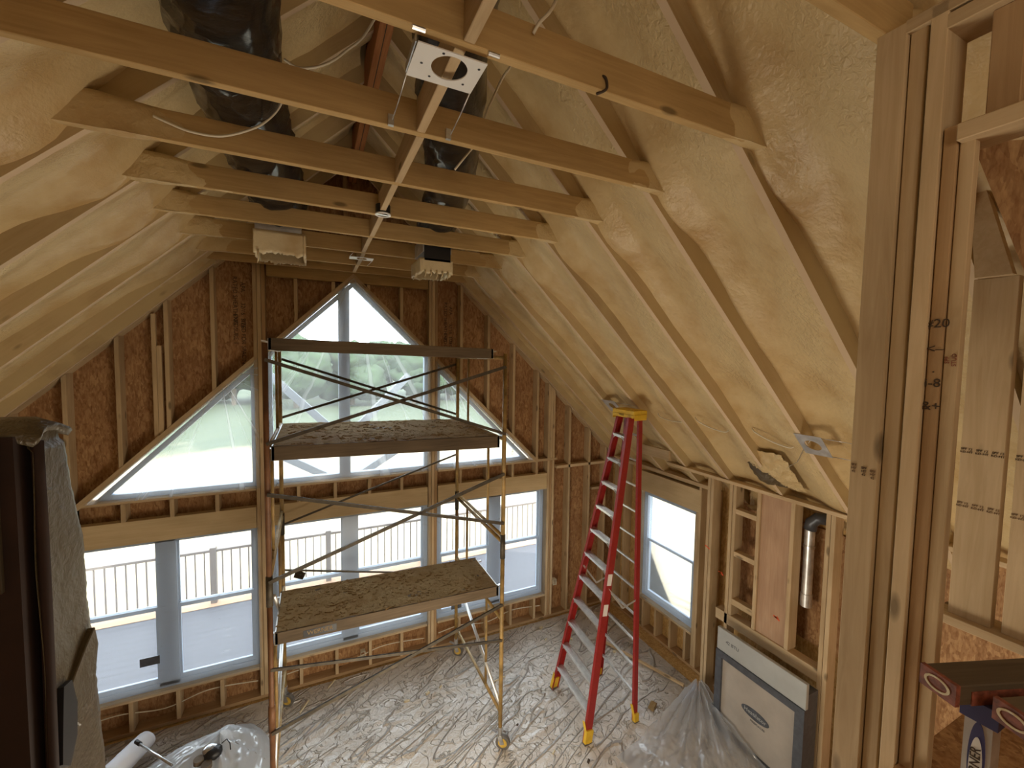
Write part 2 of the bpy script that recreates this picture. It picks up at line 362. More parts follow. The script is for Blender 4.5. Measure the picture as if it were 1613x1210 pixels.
def text(name, s, M4, size, mat, parent=None, ext=.0006, **k):
    cu = bpy.data.curves.new(name, 'FONT'); cu.body = s; cu.size = size; cu.extrude = ext; cu.align_x = 'CENTER'; cu.align_y = 'CENTER'; cu.resolution_u = 3
    tmp = bpy.data.objects.new(name+'_t', cu); C.objects.link(tmp)
    dg = bpy.context.evaluated_depsgraph_get(); me = bpy.data.meshes.new_from_object(tmp.evaluated_get(dg))
    bpy.data.objects.remove(tmp); me.materials.clear(); me.materials.append(M[mat])
    o = bpy.data.objects.new(name, me); C.objects.link(o); o.matrix_world = M4
    if parent is not None: o.parent = parent; o.matrix_parent_inverse = parent.matrix_world.inverted()
    return tag(o, **k)
def basis(x, y, o):
    x = Vector(x).normalized(); y = Vector(y).normalized(); z = x.cross(y); m = Matrix((x, y, z)).transposed().to_4x4(); m.translation = Vector(o); return m
ORD = ['nearest', 'second', 'third', 'fourth', 'fifth', 'sixth', 'seventh', 'eighth', 'ninth', 'tenth', 'eleventh', 'twelfth', 'thirteenth']
S = .4064; SX = -.026; MS = .9588; ZR = 6.418; RK = .969; ZA = 5.032
rake = lambda x: ZR - MS*abs(x)
diag = lambda x: ZA - RK*abs(x)
TIEY = [-4.203 + .6096*k for k in range(7)]

# ------------------------------------------------------------------ setting: shell
MB().box(-4.3, 4.4, -8.6, .16, -.03, -.012).build('floor', 'osb_gold', kind='structure')
# gable sheathing
wb = MB(); f0 = lambda p: (p[0], .142, p[1]); f1 = lambda p: (p[0], .156, p[1])
for poly in ([(-4.2, -.02), (4.2, -.02), (4.2, .40), (-4.2, .40)], [(-4.2, .4), (-2.77, .4), (-2.77, 2.56), (-4.2, 2.56)], [(2.77, .4), (4.2, .4), (4.2, 2.56), (2.77, 2.56)],
             [(-2.77, 2.09), (2.77, 2.09), (2.77, 2.56), (-2.77, 2.56)], [(-1.03, .4), (-.95, .4), (-.95, 2.09), (-1.03, 2.09)], [(.95, .4), (1.03, .4), (1.03, 2.09), (.95, 2.09)],
             [(-1.03, 2.56), (-.96, 2.56), (-.96, diag(.96)), (-1.03, diag(1.03))], [(.96, 2.56), (1.03, 2.56), (1.03, diag(1.03)), (.96, diag(.96))],
             [(-4.2, 2.56), (-2.55, 2.56), (0, ZA), (0, 6.76), (-4.2, 2.73)], [(4.2, 2.73), (0, 6.76), (0, ZA), (2.55, 2.56), (4.2, 2.56)]):
    wb.prism(poly, f0, f1)
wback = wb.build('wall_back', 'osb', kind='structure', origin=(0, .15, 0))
# printed stamps on sheathing
for i, (x, z0) in enumerate(((-1.20, 4.86), (1.26, 4.74), (2.25, 3.55))):
    for j, s_ in enumerate(('APA', 'RATED SHEATHING', '32/16  7/16', 'EXPOSURE 1', 'SIZED FOR SPACING')):
        text('printed_stamp', s_, basis((0, 0, -1), (1, 0, 0), (x+(-.055 if j % 2 else .02), .1405, z0-.16*j)), .062, 'ink', wback)
# right wall sheathing with window hole
wr = MB(); g0 = lambda p: (4.195, p[0], p[1]); g1 = lambda p: (4.209, p[0], p[1])
for poly in ([(-8.6, 0), (-1.74, 0), (-1.74, 2.72), (-8.6, 2.72)], [(-.72, 0), (.16, 0), (.16, 2.72), (-.72, 2.72)], [(-1.74, 0), (-.72, 0), (-.72, .48), (-1.74, .48)], [(-1.74, 2.12), (-.72, 2.12), (-.72, 2.72), (-1.74, 2.72)]):
    wr.prism(poly, g0, g1)
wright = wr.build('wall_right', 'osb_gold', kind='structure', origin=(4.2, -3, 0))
MB().box(-4.21, -4.195, -8.6, .16, 0, 2.72).build('wall_left', 'osb', kind='structure')
MB().prism([(-4.2, 0), (4.2, 0), (4.2, 2.72), (0, 6.74), (-4.2, 2.72)], lambda p: (p[0], -8.6, p[1]), lambda p: (p[0], -8.62, p[1])).build('wall_front', 'osb', kind='structure')
for s_ in (-1, 1):
    zt = 6.748
    MB().hexa([(0, -8.6, zt), (s_*4.6, -8.6, zt-4.6*MS), (s_*4.6, .45, zt-4.6*MS), (0, .45, zt), (0, -8.6, zt+.03), (s_*4.6, -8.6, zt+.03-4.6*MS), (s_*4.6, .45, zt+.03-4.6*MS), (0, .45, zt+.03)]).build('ceiling', 'osb', kind='structure')

# ------------------------------------------------------------------ gable framing
def gstud(x, zb, zt, label, sb=0, st=0, name='wall_stud', mat='pine', cat='stud', group=None, w=.038, y0=0):
    return cut_stud(name, x, y0, .139, zb, zt, mat, w, sb, st, label=label, cat=cat, group=group)
cs = lambda k: k*S + SX
tp = 5.14
# bottom plate, sills, headers
lum('bottom_plate', (-4.19, .07, .019), (4.19, .07, .019), .139, .038, 'pine_dark', label='long flat bottom plate along the foot of the gable wall', cat='framing plate')
for n_, (x0, x1) in enumerate(((-2.80, -1.075), (-.935, .93), (1.075, 2.80))):
    w_ = ('left', 'middle', 'right')[n_]
    lum('sill_plate', (x0, .07, .381), (x1, .07, .381), .139, .038, 'pine', label=f'flat rough sill under the {w_} lower window of the gable wall', cat='framing plate')
    lum('header_beam', (x0-.0, .045, 2.205), (x1+.0, .045, 2.205), .085, .25, 'lvl', label=f'deep cream header beam over the {w_} lower window', cat='beam')
    lum('sill_plate', (x0, .07, 2.541) if n_ else (-2.62, .07, 2.541), (x1, .07, 2.541) if n_ < 2 else (2.98, .07, 2.541), .139, .038, 'pine', label=f'flat sill board under the {w_} upper window pane', cat='framing plate')
k_ = 0
for k in (-6.5, -5.5, -4.5, -3.5, -1.5, -.5, .5, 1.5, 3.5, 4.5, 5.5, 6.5):
    x = cs(k); side = 'left' if k < -2.5 else ('right' if k > 2.5 else 'middle')
    if abs(k) > 2.5: order = ORD[int(abs(k)-3.5)]+' from the gable post'
    else: order = {-1.5: 'far left', -.5: 'centre-left', .5: 'centre-right', 1.5: 'far right'}[k]
    gstud(x, .038, .362, f'short cripple stud under the {side} lower window, {order}', name='cripple_stud')
    if abs(x) < 2.8: gstud(x, 2.33, 2.522, f'stubby cripple stud between header and upper sill, {side} bay, {order}', name='cripple_stud')
# upper studs
for k in (-6.5, -5.5, -4.5, -3.5):
    x = cs(k); i = int(abs(k)-3.5)
    lo = diag(x)+.075 if abs(x) < 2.45 else .038
    gstud(x, lo, rake(x)-.005, f'upright stud on the left gable slope, {ORD[i]} from the window post', sb=RK if lo > 1 else 0, st=MS)
for k in (3.5, 4.5, 5.5, 6.5):
    x = cs(k); i = int(abs(k)-3.5); lo = diag(x)+.075 if abs(x) < 2.45 else 2.56
    gstud(x, lo, rake(x)-.005, f'upright stud on the right gable slope, {ORD[i]} from the window post', sb=-RK if lo > 2.6 else 0, st=-MS)
for k in (-8.5, -7.5):
    x = cs(k); gstud(x, .038, rake(x)-.005, f'tall stud in the left gable corner behind the half wall, {"outer" if k < -8 else "inner"}', st=MS)
for k, l in ((7.95, 'beside the window post'), (8.9, 'in mid bay'), (9.7, 'next to the corner')):
    x = cs(k); gstud(x, .038, rake(x)-.005, f'tall stud between right lower window and room corner, {l}', st=-MS)
for k in (-1.5, -.5, .5, 1.5):
    x = cs(k); gstud(x, diag(x)+.075, 4.985, f'short stud above the peaked window, {"left" if k<0 else "right"} of the peak, {"inner" if abs(k)<1 else "outer"}', sb=RK*(1 if k < 0 else -1))
# built-up window posts
for s_, nm in ((-1, 'left'), (1, 'right')):
    p = empty('window_post', (s_*1.005, 0, 0), label=f'full-height built-up gable post {nm} of the peaked window', cat='post')
    for j, (dx, dy, mt) in enumerate(((-.045, 0, 'pine'), (-.003, -.004, 'pine_pale'), (.038, .003, 'pine_dark'))):
        MB().box(s_*1.005+dx-.019, s_*1.005+dx+.019, dy, .139, .038, tp-.003).build('post_ply', mt, frame=along((s_*1.005+dx, .07, 0), (s_*1.005+dx, .07, 4)), bevel=.002).parent = p
    bpy.context.view_layer.update()
    for c in p.children: c.matrix_parent_inverse = p.matrix_world.inverted()
    p = empty('window_post', (s_*2.865, 0, 0), label=f'built-up jamb post at the outer side of the {nm} lower window', cat='post')
    zt_ = 2.52 if s_ > 0 else 2.9
    for j, (dx, dy) in enumerate(((-.042, 0), (0, .003), (.042, -.002))):
        MB().box(s_*2.865+dx-.019, s_*2.865+dx+.019, dy, .139, .038, zt_).build('post_ply', ('pine', 'pine_dark', 'pine')[j], frame=along((s_*2.865+dx, .07, 0), (s_*2.865+dx, .07, 4)), bevel=.002).parent = p
    bpy.context.view_layer.update()
    for c in p.children: c.matrix_parent_inverse = p.matrix_world.inverted()
for j in range(3):
    gstud(2.825+.042*j, 2.562, rake(2.825+.042*j)-.005, f'stub stud above the right jamb post, {("inner","middle","outer")[j]} of three', st=-MS)
# window diagonals
for s_, nm in ((-1, 'left'), (1, 'right')):
    for (xa, xb, q) in ((0.0, .945, 'upper length beside the peak'), (1.065, 2.62, 'lower length over the triangular pane')):
        w = .05
        poly = [(xa*s_, diag(xa)), (xb*s_, diag(xb)), (xb*s_, diag(xb)+.072), (xa*s_, diag(xa)+.072)]
        if s_ < 0: poly = poly[::-1]
        a_ = (s_*xa, .07, diag(xa)); b_ = (s_*xb, .07, diag(xb))
        MB().prism(poly, lambda p: (p[0], -.003, p[1]), lambda p: (p[0], .139, p[1])).build('diagonal_frame', 'pine', frame=along(a_, b_), label=f'sloping window framing board {nm} of the peak, {q}', cat='framing plate')
# top plates & rake plates
for i in range(2):
    lum('top_plate', (-1.36+.04*i, .07, tp+.019+.04*i), (1.36-.04*i, .07, tp+.019+.04*i), .15, .036, ('pine', 'pine_dark')[i], label=f'horizontal top plate capping the gable wall, {("lower","upper")[i]} of the pair', cat='framing plate')
lum('header_beam', (-.93, .045, 5.062), (.93, .045, 5.062), .09, .14, 'tie', label='wide horizontal header above the window peak between the posts', cat='beam')
for s_, nm in ((-1, 'left'), (1, 'right')):
    for i in range(2):
        o_ = .0555*i
        poly = [(s_*1.34, rake(1.34)+o_), (s_*4.05, rake(4.05)+o_), (s_*4.05, rake(4.05)+.053+o_), (s_*1.34, rake(1.34)+.053+o_)]
        MB().prism(poly, lambda p: (p[0], -.004+.02*i, p[1]), lambda p: (p[0], .139, p[1])).build('rake_plate', ('pine', 'pine_pale')[i], frame=along((s_*1.34, .07, rake(1.34)), (s_*4.05, .07, rake(4.05))), label=f'sloping rake plate on the {nm} gable edge, {("lower","upper")[i]} of the pair', cat='framing plate')
for i, x in enumerate((-.9, -.5, -.09, .32, .73)):
    gstud(x, tp+.085, rake(x)+.25, f'stud above the gable top plate seen between ties, {("first","second","third","fourth","fifth")[i]} from left', mat='pine_dark')
lum('stud_blocking', (2.97, .05, 2.405), (3.93, .05, 2.405), .1, .045, 'pine_pale', label='horizontal blocking piece between gable studs near the right corner', cat='blocking')
lum('stud_blocking', (3.66, .06, 1.98), (3.93, .06, 1.98), .1, .04, 'pine', label='short blocking in the last gable bay below the long one', cat='blocking')
# scrap boards nailed beside left stud
sc = empty('scrap_board', (-1.95, 0, 3.2), label='odd pair of short scrap boards nailed beside a left gable stud', cat='scrap lumber')
for a in ((-1.985, -1.948, 3.19, 4.50), (-1.945, -1.905, 3.23, 4.17)):
    MB().box(a[0], a[1], .02, .06, a[2], a[3]).build('board', 'pine_pale', sc, frame=along((a[0], .04, a[2]), (a[0], .04, a[3]))).matrix_parent_inverse = Matrix.Translation((1.95, 0, -3.2))

# ------------------------------------------------------------------ windows
def offs(poly, w):
    n = len(poly); out = []
    area = sum(poly[i][0]*poly[(i+1) % n][1]-poly[(i+1) % n][0]*poly[i][1] for i in range(n)); sg = 1 if area > 0 else -1
    for i in range(n):
        p0, p1, p2 = Vector(poly[i-1]), Vector(poly[i]), Vector(poly[(i+1) % n])
        d1 = (p1-p0).normalized(); d2 = (p2-p1).normalized()
        n1 = Vector((-d1.y, d1.x))*sg; n2 = Vector((-d2.y, d2.x))*sg
        b = (n1+n2).normalized(); out.append(tuple(p1 + b*(w/max(.25, b.dot(n1)))))
    return out
Y = lambda y: (lambda p: (p[0], y, p[1]))
def window_hung(n, x0, x1, z0, z1, mull, fw=.06):
    r = empty(f'window_{n}', ((x0+x1)/2, .1, z0), kind='structure')
    def part(mb, name, mat, **k):
        o = mb.build(name, mat, r, origin=(0, 0, 0), **k); o.matrix_parent_inverse = Matrix.Translation((-(x0+x1)/2, -.1, -z0)); return o
    part(MB().ring([(x0, z0), (x1, z0), (x1, z1), (x0, z1)], [(x0+fw, z0+fw), (x1-fw, z0+fw), (x1-fw, z1-fw*.6), (x0+fw, z1-fw*.6)], Y(.06), Y(.15)), 'window_frame', 'white_pvc_shaded')
    part(MB().box(mull-.09, mull+.09, .06, .15, z0+.02, z1-.02), 'mullion', 'white_pvc_shaded')
    zm = 1.30
    for a, b in ((x0+fw, mull-.085), (mull+.085, x1-fw)):
        part(MB().ring([(a, z0+fw), (b, z0+fw), (b, zm+.02), (a, zm+.02)], [(a+.025, z0+fw+.05), (b-.025, z0+fw+.05), (b-.025, zm-.02), (a+.025, zm-.02)], Y(.075), Y(.105)), 'lower_sash', 'white_pvc_shaded')
        part(MB().ring([(a, zm-.02), (b, zm-.02), (b, z1-fw*.6), (a, z1-fw*.6)], [(a+.02, zm+.02), (b-.02, zm+.02), (b-.02, z1-fw*.6-.02), (a+.02, z1-fw*.6-.02)], Y(.106), Y(.135)), 'upper_sash', 'white_pvc_shaded')
        part(MB().box(a+.02, b-.02, .088, .092, z0+fw+.04, zm-.01), 'glass', 'glass')
        part(MB().box(a+.015, b-.015, .119, .123, zm+.01, z1-fw*.6-.01), 'glass', 'glass')
    return r
window_hung(1, -2.77, -1.065, .40, 2.08, -1.935)
window_hung(2, -.945, .945, .40, 2.08, -.06)
window_hung(3, 1.065, 2.77, .40, 2.08, 1.95)
def window_fixed(n, poly, fw=.05, mull=None):
    r = empty(f'window_{n}', (poly[0][0], .1, poly[0][1]), kind='structure')
    inv = Matrix.Translation((-poly[0][0], -.1, -poly[0][1]))
    inn = offs(poly, fw)
    MB().ring(poly, inn, Y(.06), Y(.14)).build('window_frame', 'white_pvc_shaded', r, origin=(0, 0, 0)).matrix_parent_inverse = inv
    MB().prism(offs(poly, fw*.8), Y(.10), Y(.104)).build('glass', 'glass', r, origin=(0, 0, 0)).matrix_parent_inverse = inv
    if mull: MB().box(mull[0], mull[1], .055, .145, mull[2], mull[3]).build('mullion', 'white_pvc_shaded', r, origin=(0, 0, 0)).matrix_parent_inverse = inv
window_fixed(4, [(-2.50, 2.562), (-1.062, 2.562), (-1.062, diag(1.062)-.012)])
window_fixed(5, [(-.947, 2.562), (.947, 2.562), (.947, diag(.947)-.01), (0, ZA-.012), (-.947, diag(.947)-.01)], mull=(-.175, -.045, 2.58, 4.93))
window_fixed(6, [(1.062, 2.562), (2.50, 2.562), (1.062, diag(1.062)-.012)])
# right wall window
r6 = empty('window_7', (4.15, -1.23, .5), kind='structure'); inv = Matrix.Translation((-4.15, 1.23, -.5))
X_ = lambda x: (lambda p: (x, p[0], p[1]))
MB().ring([(-1.735, .5), (-.73, .5), (-.73, 2.1), (-1.735, 2.1)], [(-1.67, .55), (-.80, .55), (-.80, 2.06), (-1.67, 2.06)], X_(4.11), X_(4.2)).build('window_frame', 'white_pvc_shaded', r6, origin=(0, 0, 0)).matrix_parent_inverse = inv
MB().ring([(-1.67, .55), (-.80, .55), (-.80, 1.40), (-1.67, 1.40)], [(-1.635, .60), (-.835, .60), (-.835, 1.365), (-1.635, 1.365)], X_(4.125), X_(4.155)).build('lower_sash', 'white_pvc_shaded', r6, origin=(0, 0, 0)).matrix_parent_inverse = inv
MB().box(4.15, 4.154, -1.66, -.81, .56, 2.05).build('glass', 'glass', r6, origin=(0, 0, 0)).matrix_parent_inverse = inv

# plastic films stapled over the openings
def film_obj(poly, gather, label, mat='film', y=-.012):
    b = bmesh.new(); vs = [b.verts.new((p[0], y, p[1])) for p in poly]; b.faces.new(vs)
    bmesh.ops.triangulate(b, faces=b.faces[:])
    for _ in range(5): bmesh.ops.subdivide_edges(b, edges=[e for e in b.edges if e.calc_length() > .09], cuts=1, use_grid_fill=False); bmesh.ops.triangulate(b, faces=b.faces[:])
    for v in b.verts:
        a = math.atan2(v.co.x-gather[0], v.co.z-gather[1])
        e = 1.0 if not v.is_boundary else 0.0
        v.co.y += e*(.010*noise.noise(Vector((a*9, 0, 3))) + .008*noise.noise(v.co*3))
    mb = MB(); mb.b.free(); mb.b = b
    return mb.build('plastic_sheet', mat, origin=(gather[0], 0, gather[1]), smooth=True, label=label, cat='plastic sheet')
film_obj([(-2.56, 2.55), (-1.03, 2.55), (-1.03, diag(1.03)+.02)], (-1.4, 3.9), 'creased clear plastic sheet stapled over the left triangular pane')
film_obj([(-.97, 2.55), (.97, 2.55), (.97, diag(.97)+.02), (0, ZA+.02), (-.97, diag(.97)+.02)], (0, 5.15), 'creased clear plastic sheet over the tall peaked middle pane')
film_obj([(1.03, 2.55), (2.56, 2.55), (1.03, diag(1.03)+.02)], (1.1, 4.1), 'creased clear plastic sheet over the right triangular pane')
film_obj([(-2.79, .39), (-1.05, .39), (-1.05, 2.09), (-2.79, 2.09)], (-2, 3), 'clear plastic sheet covering the left lower window', 'film_flat')
film_obj([(-.96, .39), (.96, .39), (.96, 2.09), (-.96, 2.09)], (0, 3), 'clear plastic sheet covering the middle lower window', 'film_flat')
film_obj([(1.05, .39), (2.79, .39), (2.79, 2.09), (1.05, 2.09)], (2, 3), 'clear plastic sheet covering the right lower window', 'film_flat')
fr = MB().grid(14, 18, lambda u, v: (4.04+.006*noise.noise(Vector((u*6, v*6, 1))), -1.74+1.01*u, .48+1.63*v)).build('plastic_sheet', 'film_flat', smooth=True, label='clear plastic sheet covering the right side wall window', cat='plastic sheet')
for q_ in ((-2.08, .79, .17, .09, 'left lower'), (1.34, .56, .15, .055, 'right lower')):
    MB().box(q_[0]-q_[2]/2, q_[0]+q_[2]/2, -.028, -.022, q_[1]-q_[3]/2, q_[1]+q_[3]/2).build('sticker', 'dark_steel', label=f'small dark rectangular sticker on the {q_[4]} window plastic', cat='sticker')

# ------------------------------------------------------------------ rafters, foam, ties
RY = [-8.5+.61*i for i in range(0)]
raf = [(-4.203+.6096*k+.040) for k in range(-4, 7)]
raf.append(-.045)
for s_, nm in ((-1, 'left'), (1, 'right')):
    for i, y in enumerate(raf[::-1]):
        a = (s_*.0, y, rake(0)); 
        poly = [(s_*.03, rake(.03)), (s_*4.19, rake(4.19)), (s_*4.19, rake(4.19)+.32), (s_*.03, rake(.03)+.32)]
        yy = y
        MB().prism(poly, lambda p: (p[0], yy-.019, p[1]), lambda p: (p[0], yy+.019, p[1])).build('rafter', 'rafter', frame=along((s_*.03, y, rake(.03)+.16), (s_*4.19, y, rake(4.19)+.16), (0, 1, 0)),
            label=f'sloping roof rafter on the {nm} slope, {ORD[i]} from the gable wall', cat='rafter', group=None)
L_ = math.sqrt(1+MS*MS)
def foam_bay(s_, ya, yb, idx, nm):
    # ya < yb : between rafter faces; surface depth measured up, perpendicular to the rafter edge
    nrm = Vector((s_*MS, 0, 1))/L_
    nu, nv = 64, 16
    sd = idx*7.3 + (0 if s_ > 0 else 50)
    def f(u, v):
        x = .0 + 4.19*u; y = ya + (yb-ya)*v
        p = Vector((s_*x, y, rake(x)))
        q = Vector((x*1.3, y*1.5, sd))
        w = noise.noise(q)*.5+.5
        # v=0: near rafter's far face (climbs high), v=1: far rafter's camera-side face
        lipA = math.exp(-(v/.20)**2); lipB = math.exp(-((1-v)/.13)**2)
        tt = min(1, v/.72); sm = tt*tt*(3-2*tt); d = .012 + (.105+.05*noise.noise(q*1.1+Vector((9, 0, 0))))*sm - .03*lipB*w + .018*noise.noise(Vector((x*2.6, y*3.4, sd+4)))
        d -= .085*math.exp(-((x-1.52)/.22)**2)*math.exp(-((1-v)/.30)**2)
        d += .010*noise.noise(Vector((x*6, y*6, sd))) + .004*noise.noise(Vector((x*18, y*18, sd)))
        d = max(.006, d)
        return p + nrm*d
    lbl = f'bay of cream spray foam between rafters on the {nm} slope, {ORD[idx]} from the gable'
    MB().grid(nu, nv, f).build('spray_foam', 'foam', smooth=True, solid=.0, label=lbl, cat='insulation')
rs = raf[::-1]
for s_, nm in ((1, 'right'), (-1, 'left')):
    for i in range(len(rs)-1):
        foam_bay(s_, rs[i+1]+.019, rs[i]-.019, i, nm)
# foam over rafter backs: overspray on ties
def noisy_box(a, b, hw, z0, z1, seed, y):
    # tapering foam skin around a tie from x=a (thick) to x=b (thin)
    def f(u, v):
        x = a+(b-a)*u; th = .040*(1-u)**1.5-.004*u+.010*(noise.noise(Vector((x*7, v*5, seed)))-.15)*min(1, u*2.5)
        ang = v*4
        pts = [(-hw-th, z0-th*.5), (hw+th, z0-th*.5), (hw+th, z1+th), (-hw-th, z1+th)]
        i = int(ang) % 4; t = ang-int(ang); p = Vector(pts[i]).lerp(Vector(pts[(i+1) % 4]), t)
        n = noise.noise(Vector((x*9+seed, p.x*20, p.y*20)))*.014*(1-u)
        return Vector((x, y+p.x*(1+n*8), p.y+n))
    return f
for k in range(-1, 8):
    y = -4.203+.6096*k
    if k == 7: y = -.095
    j = 7-k
    zlo = 5.10
    xr = 1.42 if k >= 0 else 1.30
    t_ = lum('collar_tie', (-1.55, y, zlo+.07), (1.55 if k >= 0 else 1.30, y, zlo+.07), .038, .14, 'tie', label=f'horizontal collar tie across the roof, {ORD[j]} from the gable wall', cat='collar tie')
    if k < 7:
        MI = t_.matrix_world.inverted()
        for (a, b) in (((1.62, 1.16) if k >= 0 else (1.5, 1.3)), (-1.66, (-1.45, -1.45, -.90, -.90, -1.05, -1.0, -1.0)[k] if k >= 0 else -1.4)):
            o = MB().grid(14, 25, noisy_box(a, b, .019, zlo, zlo+.14, k*3, y)).build('foam_overspray', 'foam', smooth=True, origin=(0, 0, 0)); o.parent = t_; o.matrix_parent_inverse = MI
# blocking strip under ridge
ys = [-4.81-.02]+[-4.203+.6096*k for k in range(7)]+[-.095]
for i in range(len(ys)-1):
    a, b = ys[i]+.02, ys[i+1]-.02; dx = (.012, -.004, .004, -.006, .003, -.003, .004, 0)[i]
    if b-a < .1: continue
    lum('blocking', (dx, a, 5.17), (dx, b, 5.17), .038, .139, 'pine', label=f'short blocking along the room centreline between ties, {ORD[len(ys)-2-i]} from the gable', cat='blocking')
lr = lum('ridge_beam', (0, -8.5, 6.38), (0, .1, 6.38), .09, .30, 'ridge', label='dark reddish ridge beam along the roof peak', cat='beam')
MB().box(-.003, .003, -8.4, .08, 6.2285, 6.2305).build('ply_seam', 'ink', origin=(0, 0, 0)); o = bpy.data.objects['ply_seam']; o.parent = lr; o.matrix_parent_inverse = lr.matrix_world.inverted()

# ------------------------------------------------------------------ right wall framing
def rstud(x0, x1, y, zb, zt, label, mat='pine', w=.038, name='wall_stud', cat='stud'):
    return MB().box(x0, x1, y-w/2, y+w/2, zb, zt).build(name, mat, frame=along(((x0+x1)/2, y, zb), ((x0+x1)/2, y, zt)), bevel=.002, label=label, cat=cat)
lum('bottom_plate', (4.12, -8, .019), (4.12, -.02, .019), .14, .038, 'pine_dark', label='flat bottom plate along the foot of the right wall', cat='framing plate')
lum('top_plate', (4.12, -1.9, 2.49), (4.12, -.02, 2.49), .14, .05, 'pine', label='top plate above the right side window', cat='framing plate')
lum('header_beam', (4.09, -1.80, 2.275), (4.09, -.68, 2.275), .085, .30, 'lvl', label='deep cream header beam over the right side wall window', cat='beam')
for y, l in ((-.10, 'tight in the corner'), (-.33, 'a little off the corner')):
    rstud(4.05, 4.19, y, .038, 2.465, f'right wall stud {l} behind the ladder')
for y, l, m in ((-.66, 'far side', 'pine_dark'), (-.70, 'far side trimmer', 'pine')): rstud(4.05, 4.19, y, .038, 2.12, f'stud at the {l} of the right side window', m)
for y, l in ((-1.745, 'near side trimmer'), (-1.785, 'near side'), (-1.99, 'just before the wall jogs inward')): rstud(4.05, 4.19, y, .038, 2.465 if y < -1.75 else 2.12, f'right wall stud, {l} of the side window' if y > -1.9 else f'right wall stud {l}')
lum('sill_plate', (4.12, -1.72, .46), (4.12, -.73, .46), .14, .038, 'pine', label='rough sill under the right side window', cat='framing plate')
for i, y in enumerate((-.82, -1.08, -1.36, -1.62)): rstud(4.05, 4.19, y, .038, .441, f'short cripple stud under the right side window, {ORD[i]} to the corner', name='cripple_stud')
# jog wall with fireplace
XJ = 3.83
lum('top_plate', (3.87, -4.6, 2.722), (3.87, -1.42, 2.722), .11, .038, 'pine_pale', label='top plate of the fireplace wall right under the rafters', cat='framing plate')
lum('blocking_board', (3.66, -1.62, 2.875), (3.66, -1.12, 2.875), .038, .13, 'pine', label='wide board fixed between rafters above the side window', cat='blocking')
pj = [(-2.09, .0, 2.70, 'corner stud, outer ply nearest the side window', 'pine_pale'), (-2.135, .0, 2.70, 'corner stud, second ply nearest the side window', 'pine'),
      (-2.385, .04, 2.70, 'stud left of the blocked narrow bay', 'pine'), (-2.43, 1.19, 2.70, 'trimmer stud beside the blocked narrow bay', 'pine_pale'),
      (-2.715, 1.19, 2.70, 'thin upright between blocked bay and pink board', 'pine'), (-3.068, 1.19, 2.70, 'upright right of the pink board', 'pine_pale'),
      (-3.385, .04, 2.70, 'full-height stud near the vent pipe, left ply', 'pine'), (-3.427, .04, 2.70, 'full-height stud near the vent pipe, right ply', 'pine_pale')]
for y, zb, zt, l, m in pj: rstud(XJ, 3.965, y, max(zb, .04), zt, f'fireplace wall {l}', m)
lum('bottom_plate', (3.9, -4.6, .019), (3.9, -2.06, .019), .14, .038, 'pine', label='bottom plate of the fireplace wall', cat='framing plate')
lum('header_beam', (3.885, -3.365, 1.125), (3.885, -2.25, 1.125), .11, .125, 'pine_pale', label='horizontal beam right above the fireplace box', cat='beam')
MB().box(3.85, 3.87, -3.048, -2.737, 1.19, 2.70).build('plywood_panel', 'ply_pink', frame=along((3.86, -2.9, 1.2), (3.86, -2.9, 2.7)), label='pinkish wide upright board in the fireplace wall', cat='board')
for z, l in ((2.41, 'top'), (1.92, 'middle'), (1.36, 'lowest')):
    lum('stud_blocking', (3.87, -2.696, z), (3.87, -2.45, z), .08, .055 if z > 1.5 else .07, 'pine_pale', label=f'short {l} block between studs beside the pink board', cat='blocking')
for i, z in enumerate((2.2, 1.68)):
    text('printed_stamp', ('APA\nRATED', '32/16\nEXP 1')[i], basis((0, 0, 1), (0, 1, 0), (4.19, -2.62, z)), .13, 'ink', wright)
MB().box(4.17, 4.192, -3.38, -2.2, 1.2, 2.42).build('sheathing_patch', 'osb', label='darker sheathing board behind the fireplace wall bays', cat='board')
MB().box(4.17, 4.192, -5.2, -3.42, .05, 2.6).build('sheathing_patch', 'osb', label='dark reddish sheathing behind the near post', cat='board')
# foam ridge in bay top and stain
MB().grid(16, 12, lambda u, v: (4.10-.03*math.sin(math.pi*u)+.03*noise.noise(Vector((u*8, v*8, 2))), -2.70+.27*u, 2.43+.28*v)).build('spray_foam', 'foam', smooth=True, label='foam patch filling the top of the blocked bay', cat='insulation')
MB().blob((4.03, -2.57, 2.455), .07, .11, .022, 3, .5, 3).build('foam_lump', 'foam_cut', smooth=True, label='rough foam bead lying on the top block of the narrow bay', cat='insulation')
# orange marks
for i, (y, z, x) in enumerate(((-2.30, 1.62, 3.828), (-2.95, 1.45, 3.847), (-2.10, 1.85, 3.828))):
    mk = MB(); 
    for j in range(3 if i < 2 else 1): mk.bar((x, y-.035+.01*j, z-.012+.014*j), (x, y+.03-.01*j, z+.012-.006*j), .004, .012, (1, 0, 0))
    mk.build('paint_mark', 'orange_paint', label=('orange spray mark on the narrow stud by the golden sheathing', 'orange spray mark low on the pink board', 'faint orange mark on the corner stud of the fireplace wall')[i], cat='paint mark')
